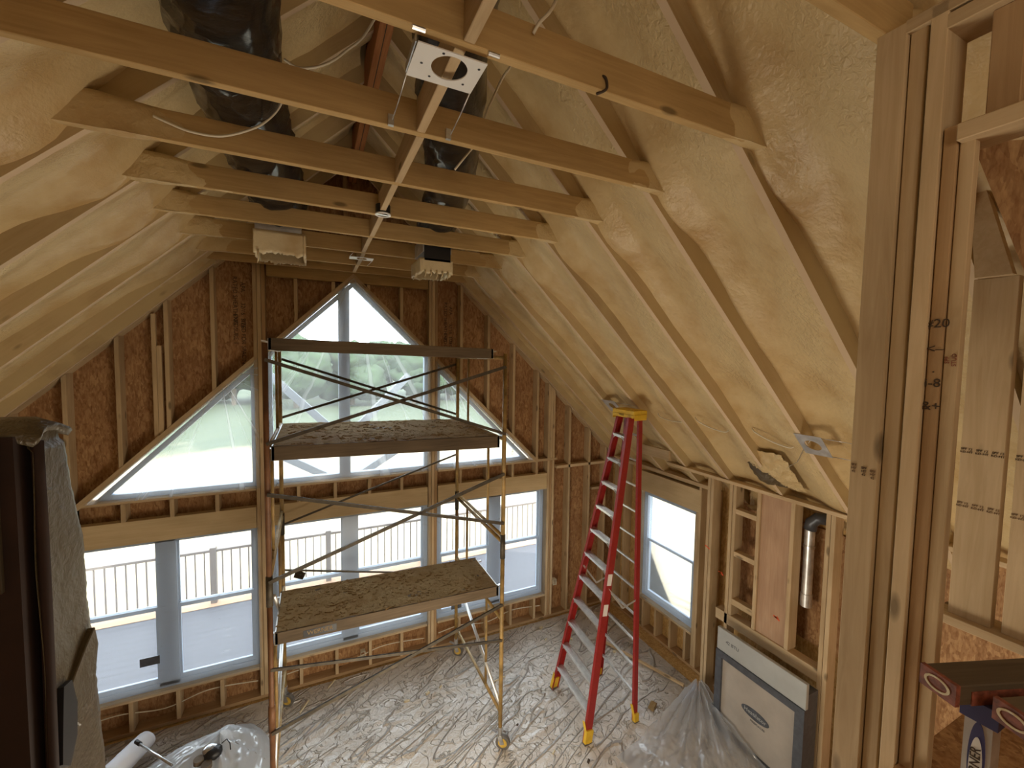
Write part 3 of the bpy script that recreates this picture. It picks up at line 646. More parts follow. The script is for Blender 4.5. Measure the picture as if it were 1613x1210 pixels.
# vent pipe
vp = empty('vent_pipe', (4.02, -3.13, 1.65), label='silver vent pipe hanging in the fireplace wall bay', cat='pipe')
def ch(mb, name, mat, par, **k):
    o = mb.build(name, mat, par, origin=(0, 0, 0), **k); bpy.context.view_layer.update(); o.matrix_parent_inverse = par.matrix_world.inverted(); return o
ch(MB().tube([(4.02, -3.13, 1.76), (4.02, -3.13, 2.45)], .045, 20), 'pipe', 'galv', vp, smooth=False)
ch(MB().tube([(4.02, -3.13, 1.64), (4.02, -3.13, 1.77)], .051, 20), 'coupling', 'galv', vp)
ch(MB().tube([(4.02, -3.13, 2.43), (4.02, -3.14, 2.50), (4.03, -3.19, 2.56), (4.05, -3.27, 2.57)], .056, 16), 'elbow', 'dark_steel', vp, smooth=True)
ch(MB().tube([(4.02, -3.13, 2.24), (4.02, -3.13, 2.27)], .050, 20), 'band', 'steel', vp)
# fireplace
fp = empty('fireplace', (3.6, -2.95, 0), label='boxed prefab fireplace insert with grey top panel and dark framed front', cat='fireplace')
ch(MB().box(3.62, 3.80, -3.40, -2.49, .0, 1.02), 'firebox', 'dark_steel', fp)
ch(MB().box(3.59, 3.63, -3.415, -2.475, .90, 1.15), 'top_panel', 'grey_panel', fp, bevel=.004)
ch(MB().ring([(-3.415, .0), (-2.475, .0), (-2.475, .90), (-3.415, .90)], [(-3.33, .07), (-2.55, .07), (-2.55, .83), (-3.33, .83)], X_(3.575), X_(3.62)), 'front_frame', 'dark_steel', fp)
ch(MB().box(3.60, 3.615, -3.34, -2.54, .06, .84), 'front_glass', 'fp_glass', fp)
el = [(-2.94+.15*math.cos(a*math.pi/16), .47+.055*math.sin(a*math.pi/16)) for a in range(32)]
ch(MB().prism(el, X_(3.5985), X_(3.5975)), 'logo_oval', 'dark_steel', fp)
text('logo_text', 'Heatilator', basis((0, -1, 0), (0, 0, 1), (3.5968, -2.94, .47)), .058, 'grey_panel', fp)
text('logo_text', 'FIREPLACES', basis((0, -1, 0), (0, 0, 1), (3.598, -2.97, .385)), .03, 'dark_steel', fp)
text('panel_text', '42 BTU', basis((0, -1, 0), (0, 0, 1), (3.589, -2.66, 1.03)), .05, 'dark_steel', fp)

# ------------------------------------------------------------------ near framing on the right (loft wall)
yn = lambda y75: -5.5738 + (y75+5.5738)*1.554/1.204
bx = [(-4.832, -4.905, 1.10, 'wide flat stud at the corner of the near post', 'pine'), (-4.908, -4.946, 1.115, 'second upright of the near post', 'pine'),
      (-4.957, -4.994, 1.10, 'third upright of the near post', 'pine_pale'), (-4.997, -5.026, 1.112, 'recessed upright with black handwriting in the near post', 'pine_dark'),
      (-5.028, -5.058, 1.12, 'last thin upright of the near post with red stamp', 'pine')]
np_ = []
for y1, y0, x, l, m in bx:
    top = 5.07 if y1 > -4.99 else 4.73
    np_.append(MB().box(x, x+(.12 if y1 > -5 else .03), y0, y1, 1.6, top).build('post_stud', m, frame=along((x, y1, 1.6), (x, y1, top)), bevel=.002, label=l, cat='stud'))
# handwriting
for s_, z in (('#20', 4.20), ('<\u2013', 4.13), ('.', 4.075), ('i-8', 4.035), ('&+', 3.97)):
    text('handwriting', s_, basis((0, -1, 0), (0, 0, 1), (1.1105, -5.012, z)), .034, 'ink', np_[3])
for (y, z, x, i, mt) in ((-4.87, 3.75, 1.0985, 0, 'ink'), (-4.843, 3.755, 1.0985, 0, 'ink_soft'), (-4.893, 3.745, 1.0985, 0, 'ink_soft')):
    text('grade_stamp', 'SPF\nHT\n42', basis((0, -1, 0), (0, 0, 1), (x, y, z)), .0105, mt, np_[i])
text('grade_stamp', 'SPF\nSTUD', basis((0, 0, 1), (0, 1, 0), (1.1185, -5.043, 4.10)), .014, 'red_paint', np_[4])
lum('top_plate', (1.16, -6.4, 5.055), (1.16, -4.90, 5.055), .12, .038, 'pine', label='upper near top plate running over the right post toward the viewer', cat='framing plate')
lum('top_plate', (1.16, -6.4, 5.010), (1.16, -4.99, 5.010), .12, .04, 'pine_pale', label='lower near top plate running over the right post toward the viewer', cat='framing plate')
lum('stud_blocking', (1.15, -6.4, 4.70), (1.15, -5.03, 4.70), .12, .045, 'pine', label='near horizontal block at right edge, high beside the post', cat='blocking')
lum('wall_stud', (1.17, -5.10, 4.73), (1.17, -5.10, 4.99), .09, .06, 'pine_dark', label='short stud above the near horizontal block', cat='stud')
# second loft wall
for i, (ya, yb, l) in enumerate(((-4.79, -4.917, 'left'), (-4.946, -5.07, 'right'))):
    b_ = MB().box(2.02, 2.06, yb, ya, 3.02, 4.44 if i == 0 else 4.42).build('wall_stud', 'pine_pale', frame=along((2.04, ya, 3.0), (2.04, ya, 4.4)), bevel=.002, label=f'flat 2x6 stud with black grade stamps beyond the near post, {l} one', cat='stud')
    for dz, mt in ((3.73, 'ink'), (3.50, 'ink_soft')):
        for dy in (-.045, 0, .045): text('grade_stamp', 'SPF 12\nKD-HT', basis((0, -1, 0), (0, 0, 1), (2.0185, (ya+yb)/2+dy, dz)), .0125, mt, b_)
MB().prism([(-4.885, 4.86), (-5.30, 4.70), (-5.30, 4.25), (-5.05, 4.33)], X_(1.62), X_(1.635)).build('sheathing_patch', 'osb', label='dark reddish sloping-edged board behind the near horizontal block', cat='board')
MB().prism([(-4.815, 4.87), (-4.93, 4.43), (-4.83, 4.43), (-4.80, 4.75)], X_(1.90), X_(1.94)).build('brace_board', 'pine_pale', label='pale wedge of sloping board above the flat stud beyond the post', cat='board')
lum('bottom_plate', (2.06, -8, 3.0), (2.06, -4.75, 3.0), .15, .04, 'pine', label='bottom plate of the loft knee wall beyond the post', cat='framing plate')
MB().box(2.2, 2.22, -8.4, -4.99, 2.9, 4.3).build('sheathing_patch', 'osb', label='dark reddish board behind the loft knee wall at right edge', cat='board')
MB().box(.95, 4.0, -8.5, -5.0, 2.86, 2.90).build('floor', 'osb', kind='structure')
# lumber ends and ladder at lower right
def lumber(px, y, z, w, h, label):
    root = empty('stacked_lumber', (px, y, z), math.radians(-20), label=label, cat='lumber')
    def c(mb, n, m, **k): o = mb.build(n, m, root, origin=(0, 0, 0), **k); return o
    c(MB().box(0, 1.6, -w/2, w/2, -h/2, h/2), 'board', 'deckwood', bevel=.002)
    c(MB().box(.03, 1.2, -w/2-.0015, -w/2, -h/2, h*.2), 'red_stripe', 'red_paint')
    c(MB().box(-.003, .006, -w/2-.001, w/2+.001, -h/2-.001, h/2+.001), 'painted_end', 'red_paint')
    el = [(.022*math.cos(a*math.pi/12), h*.36*math.sin(a*math.pi/12)) for a in range(24)]
    c(MB().ring(el, [(p[0]*.8, p[1]*.75) for p in el], lambda p: (-.0045, p[0], p[1]), lambda p: (-.003, p[0], p[1])), 'end_mark', 'foam_cut')
    return root
lumber(.61, -5.232, 3.482, .060, .038, 'dark board end with worn red paint and oval mark, upper left of the stack')
lumber(.62, -5.325, 3.482, .055, .038, 'dark board end with red paint, lower right of the stack by the frame edge')
wl = empty('extension_ladder', (.68, -5.29, 3.4), label='grey ladder rail with oval maker label below the red-ended boards', cat='ladder')
ch(MB().box(.66, .70, -5.292, -5.255, 2.90, 3.43), 'rail', 'alu', wl)
ch(MB().box(.652, .70, -5.300, -5.250, 3.425, 3.462), 'end_cap', 'blue_label', wl)
el = [(-5.274+.0115*math.cos(a*math.pi/16), 3.350+.072*math.sin(a*math.pi/16)) for a in range(32)]
ch(MB().prism(el, X_(.6585), X_(.66)), 'label_oval', 'blue_label', wl)
el2 = [(-5.274+.009*math.cos(a*math.pi/16), 3.333+.060*math.sin(a*math.pi/16)) for a in range(32)]
ch(MB().prism(el2, X_(.6575), X_(.6583)), 'label_field', 'white_paint', wl)
text('label_text', 'WERNER', basis((0, 0, 1), (0, 1, 0), (.6568, -5.274, 3.333)), .020, 'ink', wl)

# ------------------------------------------------------------------ loft half wall at left
hw = empty('half_wall', (-1.25, -3.95, 2.6), label='dark foam-crusted half wall rising at the left frame edge', cat='wall')
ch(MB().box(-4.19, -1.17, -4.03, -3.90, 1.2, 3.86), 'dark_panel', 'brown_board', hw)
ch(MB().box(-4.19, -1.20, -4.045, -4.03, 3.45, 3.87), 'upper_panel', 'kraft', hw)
HE = [(1.2, -3.50), (2.55, -3.62), (2.97, -3.66), (3.15, -3.69), (3.44, -3.73), (3.67, -3.78), (3.90, -3.83)]
def hw_edge(z):
    for (a, p), (b, q) in zip(HE, HE[1:]):
        if z <= b: return p+(q-p)*(z-a)/(b-a)
    return HE[-1][1]
def hwf(u, v):
    z = 1.2+2.66*v; e = hw_edge(z); y = -4.0+(e+4.0)*u
    x = -1.15+.012*noise.noise(Vector((z*3, y*5, 0)))-.03*max(0, (u-.9)/.1)**2
    if u > .9: y += .010*noise.noise(Vector((z*9, 0, 5)))+.009*noise.noise(Vector((z*40, 0, 5)))
    if v > .985: x -= .01
    return (x, y, z)
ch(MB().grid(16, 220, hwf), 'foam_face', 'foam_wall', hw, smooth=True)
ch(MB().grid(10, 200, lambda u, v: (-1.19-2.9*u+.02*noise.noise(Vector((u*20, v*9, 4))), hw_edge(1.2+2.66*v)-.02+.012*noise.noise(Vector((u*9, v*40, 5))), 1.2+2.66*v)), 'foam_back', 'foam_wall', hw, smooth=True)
def cap(u, v):
    return (-1.135-3.0*v+.01*noise.noise(Vector((u*4, v*9, 0))), -4.02+.20*u, 3.865+.035*math.sin(math.pi*u)-.02*(v<.01)+.008*noise.noise(Vector((u*5, v*30, 1))))
ch(MB().grid(10, 60, cap), 'top_cover', 'foam_wall', hw, smooth=True, solid=.02)
ch(MB().prism([(-3.90, 3.07), (-3.80, 3.13), (-3.735, 3.16), (-3.715, 3.09), (-3.75, 2.98), (-3.85, 2.90), (-3.89, 2.95)], X_(-1.16), X_(-1.134)), 'torn_flap', 'foam_wall', hw, bevel=.003)
ch(MB().prism([(-3.96, 2.98), (-3.945, 3.10), (-3.90, 3.09), (-3.875, 3.00), (-3.885, 2.90), (-3.93, 2.84), (-3.97, 2.88)], X_(-1.16), X_(-1.131)), 'gap_shade', 'black', hw)  # black plate on the face, stands in for the shade inside a hole
ch(MB().tube([(-1.145, -3.985+.006*math.sin(z*9), 1.2+2.64*z) for z in [i/30 for i in range(31)]], .014, 8), 'edge_strip', 'brown_board', hw, smooth=True)

# ------------------------------------------------------------------ ducts
def ductobj(pts, r, label, lab=None):
    root = empty('flex_duct', pts[0], label=label, cat='duct')
    P = [Vector(p) for p in pts]; path = []
    for i in range(len(P)-1):
        p0 = P[max(i-1, 0)]; p1 = P[i]; p2 = P[i+1]; p3 = P[min(i+2, len(P)-1)]
        for k in range(14):
            t = k/14; path.append(.5*((2*p1)+(-p0+p2)*t+(2*p0-5*p1+4*p2-p3)*t*t+(-p0+3*p1-3*p2+p3)*t**3))
    path.append(P[-1])
    mb = MB(); mb.tube(path, r, 28)
    for v in mb.b.verts:
        n = noise.noise(Vector((v.co.x*5, v.co.y*14, v.co.z*5))); m = noise.noise(Vector((v.co.x*14, v.co.y*30, v.co.z*14)))
        v.co += Vector((n, 0, n))*r*.10+Vector((m, 0, m))*r*.08
    ch(mb, 'duct_sleeve', 'duct', root, smooth=True)
    return root
dl = ductobj([(-.66, -5.4, 5.75), (-.70, -4.6, 5.55), (-.74, -3.9, 5.47), (-.78, -3.2, 5.45), (-.76, -2.3, 5.44), (-.71, -1.85, 5.42), (-.70, -1.6, 5.36), (-.70, -1.47, 5.26)], .205, 'large black plastic-wrapped flexible duct lying over the ties at left')
ch(MB().box(-.90, -.80, -3.04, -2.99, 5.295, 5.33), 'paper_tag', 'white_paint', dl)
dr = ductobj([(-.02, -4.75, 6.0), (.06, -4.2, 5.75), (.13, -3.65, 5.55), (.33, -3.0, 5.43), (.52, -2.3, 5.42), (.58, -1.9, 5.41), (.61, -1.62, 5.35), (.61, -1.47, 5.24)], .175, 'black plastic-wrapped flexible duct running beside the centreline blocking')
def boot(x, y, w, d, foamz, label, blackh):
    root = empty('duct_boot', (x, y, 5.2), label=label, cat='duct boot')
    ch(MB().ring([(x-w/2, y-d/2), (x+w/2, y-d/2), (x+w/2, y+d/2), (x-w/2, y+d/2)], [(x-w/2+.004, y-d/2+.004), (x+w/2-.004, y-d/2+.004), (x+w/2-.004, y+d/2-.004), (x-w/2+.004, y+d/2-.004)], lambda p: (p[0], p[1], 5.07), lambda p: (p[0], p[1], 5.20)), 'metal_boot', 'galv', root)
    ch(MB().tube([(x, y, 5.14), (x, y, 5.27)], w*.42, 24), 'collar', 'black', root, smooth=False)
    ch(MB().tube([(x+w*.44*math.cos(a/12*math.pi), y+w*.44*math.sin(a/12*math.pi), 5.20) for a in range(25)], .009, 8), 'clamp_ring', 'steel', root, smooth=True)
    if blackh: ch(MB().box(x-w/2+.01, x+w/2-.01, y-d/2-.012, y-d/2, 4.99, 5.13), 'black_band', 'black', root)
    # ragged foam collar: four walls with torn lower edge
    def wall(a, b, seed):
        def f(u, v):
            px = a[0]+(b[0]-a[0])*u; py = a[1]+(b[1]-a[1])*u
            zb = foamz+.02*noise.noise(Vector((u*7, seed, 0)))+.018*noise.noise(Vector((u*25, seed, 3)))
            return (px+.004*noise.noise(Vector((u*6, v*6, seed))), py, 5.085*(1-v)+zb*v if not blackh else 5.01*(1-v)+zb*v)
        ch(MB().grid(40, 8, f), 'foam_collar', 'foam_cut', root, smooth=True, solid=.02)
    e = .012
    c = [(x-w/2-e, y-d/2-e), (x+w/2+e, y-d/2-e), (x+w/2+e, y+d/2+e), (x-w/2-e, y+d/2+e)]
    for i in range(4): wall(c[i], c[(i+1) % 4], i*3.3+x)
    for i in range(5 if blackh else 1):
        dxx = x-w/2+(w/5)*(i+.3); L = .03+.04*R.random() if blackh else .09
        ch(MB().tube([(dxx, y-d/2-e, foamz+.02), (dxx+.006, y-d/2-e, foamz-L*.5), (dxx-.004, y-d/2-e, foamz-L)], .006, 6, rf=lambda t: .008*(1-t)+.002), 'foam_drip', 'foam_cut', root, smooth=True)
boot(-.70, -1.45, .33, .36, 4.905, 'left duct boot hanging below the ties with a torn foam collar', False)
boot(.61, -1.45, .27, .36, 4.88, 'right duct boot with black band and ragged dripping foam collar', True)

# ------------------------------------------------------------------ recessed light plates, fan box
def plate(name, corners, hole, hr, label, ax=None, bars=()):
    root = empty(name, corners[0], label=label, cat='light bracket')
    P = [Vector(c) for c in corners]; cx = Vector(hole); n = 32
    ex = (P[1]-P[0]).normalized(); nz = ex.cross(P[3]-P[0]).normalized(); ey = nz.cross(ex)
    if ax: hrx, hry = ax
    else: hrx = hry = hr
    inner = [cx+ex*hrx*math.cos(2*math.pi*k/n)+ey*hry*math.sin(2*math.pi*k/n) for k in range(n)]
    # outer points by ray to rectangle
    outer = []
    for p in inner:
        d = p-cx; best = None
        for a, b in zip(P, P[1:]+P[:1]):
            e = b-a; nn = nz.cross(e); den = d.dot(nn)
            if abs(den) < 1e-9: continue
            t = (a-cx).dot(nn)/den; q = cx+d*t; s = (q-a).dot(e)/e.dot(e)
            if t > 0 and -1e-4 <= s <= 1.0001 and (best is None or t < best[0]): best = (t, q)
        outer.append(best[1])
    for cpt in P:
        k = min(range(n), key=lambda i: (outer[i]-cpt).length); outer[k] = cpt
    mb = MB(); th = nz*.002
    A = [[mb.b.verts.new(p+o) for p in q] for o in (th, -th) for q in (outer, inner)]
    for i in range(n):
        j = (i+1) % n
        mb.b.faces.new((A[0][i], A[0][j], A[1][j], A[1][i])); mb.b.faces.new((A[2][j], A[2][i], A[3][i], A[3][j]))
        mb.b.faces.new((A[0][j], A[0][i], A[2][i], A[2][j])); mb.b.faces.new((A[1][i], A[1][j], A[3][j], A[3][i]))
    ch(mb, 'mounting_plate', 'galv' if 'slope' in label else 'white_paint', root)
    for pts in bars: ch(MB().tube(pts, .0025, 6), 'hanger_bar', 'steel', root, smooth=True)
    return root
pl = plate('light_bracket', [(-.150, -4.02, 5.075), (-.146, -4.195, 5.075), (.088, -4.195, 5.075), (.088, -4.02, 5.075)], (-.022, -4.117, 5.075), .062,
      'large white recessed light mounting plate with round hole under the nearest tie pair', bars=([(-.148, -4.03, 5.078), (-.142, -3.84, 5.085), (-.137, -3.66, 5.10)], [(.086, -4.03, 5.078), (.105, -3.84, 5.085), (.122, -3.66, 5.10)]))
ch(MB().box(-.154, -.150, -4.19, -4.03, 5.075, 5.10), 'plate_flange', 'steel', pl)
for x in (-.137, .122): ch(MB().box(x-.012, x+.012, -3.63, -3.612, 5.095, 5.14), 'bracket_foot', 'steel', pl)
for x in (-.150, .10): ch(MB().tube([(x-.02, -4.22, 5.093), (x+.02, -4.22, 5.093)], .007, 8), 'hanger_clip', 'steel', pl)
for (x, y) in ((-.115, -4.105), (.07, -4.16), (-.06, -4.18), (.045, -4.06), (-.075, -4.05)): ch(MB().tube([(x, y, 5.0722), (x, y, 5.0728)], .005, 8), 'knockout', 'black', pl)
plate('light_bracket', [(-.115, -.93, 5.08), (-.12, -1.05, 5.08), (.11, -1.05, 5.08), (.11, -.93, 5.08)], (0, -.99, 5.08), .05, 'small white recessed light plate far down the centreline near the gable', bars=([(-.12, -1.04, 5.08), (-.09, -1.14, 5.10)], [(.11, -.94, 5.08), (.10, -.57, 5.10)]))
fb = empty('fan_box', (0, -2.40, 5.1), label='round black ceiling box with white rim on the centreline blocking', cat='electrical box')
ch(MB().ring([(.05*math.cos(a*math.pi/12), .05*math.sin(a*math.pi/12)) for a in range(24)], [(.045*math.cos(a*math.pi/12), .045*math.sin(a*math.pi/12)) for a in range(24)], lambda p: (p[0], -2.44+p[1], 5.088), lambda p: (p[0], -2.44+p[1], 5.15)), 'box_shell', 'black', fb)
ch(MB().ring([(.054*math.cos(a*math.pi/12), .054*math.sin(a*math.pi/12)) for a in range(24)], [(.042*math.cos(a*math.pi/12), .042*math.sin(a*math.pi/12)) for a in range(24)], lambda p: (p[0], -2.44+p[1], 5.082), lambda p: (p[0], -2.44+p[1], 5.09)), 'rim', 'white_paint', fb)
ch(MB().box(-.045, .045, -2.45, -2.43, 5.083, 5.088), 'cross_bar', 'steel', fb)
# plates on the right slope
def on_roof(x, y, d=-.006): 
    return Vector((x, y, rake(x))) + Vector((MS, 0, 1))/L_*d
def rplate(x0, x1, y0, y1, hr, label, bars):
    c = [on_roof(x0, y0), on_roof(x1, y0), on_roof(x1, y1), on_roof(x0, y1)]
    plate('light_bracket', c, on_roof((x0+x1)/2, (y0+y1)/2), hr, label, bars=bars)
rplate(3.01, 3.19, -3.72, -3.52, .06, 'grey recessed light plate with oval hole on the right slope near the post', ([on_roof(3.02, -3.7), on_roof(3.02, -3.95)], [on_roof(3.18, -3.7), on_roof(3.18, -3.95)], [on_roof(3.08, -3.6, .02), on_roof(3.18, -3.50, .0), on_roof(3.32, -3.38, .0), on_roof(3.44, -3.22, .02)]))
rplate(2.96, 3.12, -1.36, -1.10, .055, 'white recessed light plate on the right slope just behind the ladder cap', ([on_roof(2.98, -1.3), on_roof(2.98, -1.72)], [on_roof(3.1, -1.3), on_roof(3.1, -1.72)]))
MB().grid(40, 30, lambda u, v: on_roof(3.35+.42*u, -3.20+.42*v, .055-.062*math.sin(math.pi*u)*math.sin(math.pi*v)+.02*noise.noise(Vector((u*7, v*7, 9)))+.012*noise.noise(Vector((u*26, v*26, 9))))).build('foam_patch', 'foam', smooth=True, label='shiny lumpy yellow foam patch low on the right slope above the vent pipe', cat='insulation')
MB().grid(24, 24, lambda u, v: on_roof(3.52+.22*u, -3.06+.30*v, .035-.075*math.sin(math.pi*u)*math.sin(math.pi*v)+.025*noise.noise(Vector((u*6, v*6, 19))))).build('foam_stain', 'soot', smooth=True, label='dark sooty stained foam spot just above the vent pipe', cat='insulation')
# ------------------------------------------------------------------ cables
def cable(pts, r, label, name='cable'):
    P = [Vector(p) for p in pts]; path = []
    for i in range(len(P)-1):
        p0 = P[max(i-1, 0)]; p1 = P[i]; p2 = P[i+1]; p3 = P[min(i+2, len(P)-1)]
        for k in range(8):
            t = k/8; path.append(.5*((2*p1)+(-p0+p2)*t+(2*p0-5*p1+4*p2-p3)*t*t+(-p0+3*p1-3*p2+p3)*t**3))
    path.append(P[-1])
    return MB().tube(path, r, 8).build(name, 'cable', smooth=True, label=label, cat='cable')
cable([(-.12, -3.3, 5.84), (-.162, -3.3, 5.752), (-.222, -3.3, 5.642), (-.295, -3.3, 5.56), (-.352, -3.3, 5.499), (-.422, -3.3, 5.449), (-.503, -3.3, 5.42), (-.56, -3.3, 5.44)], .006, 'white cable draped from ties toward the left slope near the duct')
cable([(-.57, -3.06, 5.42), (-.598, -3.03, 5.36), (-.642, -3.025, 5.296), (-.712, -3.02, 5.232), (-.847, -3.02, 5.161), (-.974, -3.02, 5.152), (-1.07, -3.02, 5.175), (-1.117, -3.015, 5.192)], .006, 'white cable looping across the face of the third tie below the left duct')
cable([(.461, -3.57, 5.60), (.455, -3.57, 5.55), (.417, -3.56, 5.488), (.377, -3.56, 5.4), (.334, -3.56, 5.297), (.31, -3.56, 5.2)], .006, 'white cable hanging right of the white light plate')
cable([(.40, -3.30, 5.30), (.358, -3.3, 5.252), (.303, -3.3, 5.179), (.26, -3.28, 5.12)], .006, 'white cable crossing under the right duct')
cable([(.33, -4.26, 5.40), (.314, -4.26, 5.322), (.29, -4.255, 5.272), (.254, -4.25, 5.228), (.24, -4.23, 5.20)], .006, 'white cable dropping at the top edge beside the roof foam')
for i, (a, b) in enumerate((((3.14, -1.86), (3.13, -2.30)), ((3.11, -2.42), (3.16, -2.80)), ((3.13, -3.04), (3.20, -3.40)))):
    m_ = ((a[0]+b[0])/2+.02, (a[1]+b[1])/2)
    cable([on_roof(a[0], a[1], .09), on_roof(a[0]+.01, a[1]-.05, .055), on_roof(*m_, .035), on_roof(b[0], b[1]+.03, .02), on_roof(b[0], b[1], .05)], .006, f'short cable poking through foam on the right slope, {("nearest the ladder","middle of three","nearest the oval plate")[i]}')
cable([(-1.0, -.45, 5.45), (-.7, -.45, 5.35), (.9, -.45, 5.33), (1.1, -.45, 5.4)], .006, 'cable running level behind the boots')
# bundle of cables by the plate
for i in range(5):
    a = R.uniform(0, .4)
    pts = [(-.22+.03*math.cos(t/3+a+i)*(1+.2*i) , -3.98+.045*math.sin(t/3+i*.6)+.01*i, 5.36+.01*i+.02*math.sin(t/2.0)) for t in range(0, 19)]
    cable(pts, .005, f'coil of grey-white cable tucked above the light plate, {("innermost","second","third","fourth","outermost")[i]} loop')
cable([(.52, -4.17, 5.165), (.545, -4.224, 5.15), (.56, -4.226, 5.12), (.55, -4.225, 5.10), (.53, -4.2, 5.095)], .005, 'dark hook-shaped wire on the face of the nearest big tie').data.materials[0] = M['ink']

# ------------------------------------------------------------------ scaffold
sf = empty('scaffold_tower', (.24, -.99, 0), label='rolling tube scaffold tower with cross braces in front of the windows', cat='scaffold')
TL = lambda x, z: z - .022*(x-.24)
XA, XB, YF, YR = -.80, 1.27, -1.755, -.235
def sp(p0, p1, r, name, mat, n=10):
    return ch(MB().tube([p0, p1], r, n), name, mat, sf, smooth=True)
for x, nm in ((XA, 'l'), (XB, 'r')):
    for y in (YF, YR):
        m_ = 'rust_post' if (x == XA and y == YF) else 'yellow_post'
        for (z0, z1) in ((.18, 2.16), (2.18, TL(x, 4.16))):
            sp((x, y, z0), (x, y, z1), .0215, 'post', m_, 14)
        sp((x, y, 2.05), (x, y, 2.30), .026, 'coupling_sleeve', 'brace', 12)
        if x == XA and y == YF: sp((x, y, .98), (x, y, 1.20), .027, 'coupling_sleeve', 'rust_post', 12)
        # caster
        cm = MB(); cm.tube([(x, y, .14), (x, y, .24)], .026, 12)
        stem = ch(cm, 'caster_stem', 'steel', sf)
        ang = {(-1, -1): .2, (1, -1): -.65, (-1, 1): -.5, (1, 1): -.6}[(-1 if x == XA else 1, -1 if y == YF else 1)]
        d = Vector((math.cos(ang), math.sin(ang), 0)); nn = Vector((-d.y, d.x, 0)); c0 = Vector((x, y, .078)) + d*.03
        wm = MB().tube([c0-nn*.018, c0+nn*.018], .076, 26); ch(wm, 'caster_wheel', 'rubber', sf, smooth=False)
        ch(MB().tube([c0-nn*.021, c0+nn*.021], .048, 20), 'wheel_hub', 'wheelhub', sf)
        fk = MB()
        for s_ in (-1, 1): fk.bar(c0+nn*s_*.028+Vector((0, 0, -.01)), Vector((x, y, .15))+nn*s_*.028, .045, .005, d)
        fk.bar(Vector((x, y, .15))-nn*.03, Vector((x, y, .15))+nn*.03, .05, .008, d)
        ch(fk, 'caster_fork', 'steel', sf)
        ch(MB().bar(Vector((x, y, .16)), Vector((x, y, .185))-d*.09, .03, .008), 'brake_lever', 'steel', sf)
    # end-frame rails, inner uprights, gussets
    s_ = 1 if x == XA else -1
    for base in (.42, 2.30):
        top = TL(x, base+1.82)
        sp((x, YF, top), (x, YR, top), .019, 'frame_rail', 'yellow_post')
        sp((x, YF, TL(x, base+1.0)), (x, YR, TL(x, base+1.0)), .017, 'frame_rail', 'yellow_post')
        sp((x, YF, TL(x, base)), (x, YR, TL(x, base)), .017, 'frame_rail', 'yellow_post')
        sp((x, YR-.42, TL(x, base+1.0)), (x, YR-.42, top), .014, 'inner_upright', 'yellow_post')
        sp((x, YF+.42, TL(x, base)), (x, YF+.42, TL(x, base+1.0)), .014, 'inner_upright', 'yellow_post')
        sp((x, YR, TL(x, base+.72)), (x, YR-.42, TL(x, base+1.0)), .012, 'gusset', 'yellow_post')
    sp((x, YR-.03, 1.12), (x, YF+.03, .48), .018, 'diagonal_brace', 'alu')
    if x == XA: sp((x+.03, YF+.05, 2.1), (x+.03, YR-.1, 1.0), .016, 'diagonal_brace', 'alu')
for y, o_ in ((YF-.03, 1), (YR+.03, 0)):
    for (za, zb_) in ((4.03, 3.36), (3.36, 4.03)):
        ch(MB().bar((XA, y, TL(XA, za)), (XB, y, TL(XB, zb_)), .028, .018, (0, 0, 1)), 'cross_brace', 'brace', sf)
        y += .012
    y -= .024
    for (za, zb_) in ((2.80, 2.24), (2.26, 2.97)) if o_ else ((2.8, 2.2), (2.2, 2.8)):
        pass
ch(MB().bar((XA, YF-.03, 2.98), (XB, YF-.03, 2.41), .028, .018, (0, 0, 1)), 'cross_brace', 'brace', sf) if False else None
def fpx(x, z, y=YF): return (x, y, z)
for a, b in (((XA, 2.98), (XB, 2.42)), ((XA, 2.26), (XB, 2.93)), ((XA, .98), (XB, 1.57))):
    ch(MB().bar((a[0], YF-.03, a[1]), (b[0], YF-.018, b[1]), .028, .018, (0, 0, 1)), 'cross_brace', 'brace', sf)
for a, b in (((XA, 2.15), (XB, 2.8)), ((XA, 1.62), (XB, 1.15))):
    ch(MB().bar((a[0], YR+.03, a[1]), (b[0], YR+.018, b[1]), .020, .014, (0, 0, 1)), 'cross_brace', 'brace', sf)
ch(MB().bar((XA, YF-.02, 1.52), (XB, YF-.02, 1.19), .024, .016, (0, 0, 1)), 'horizontal_brace', 'brace', sf)
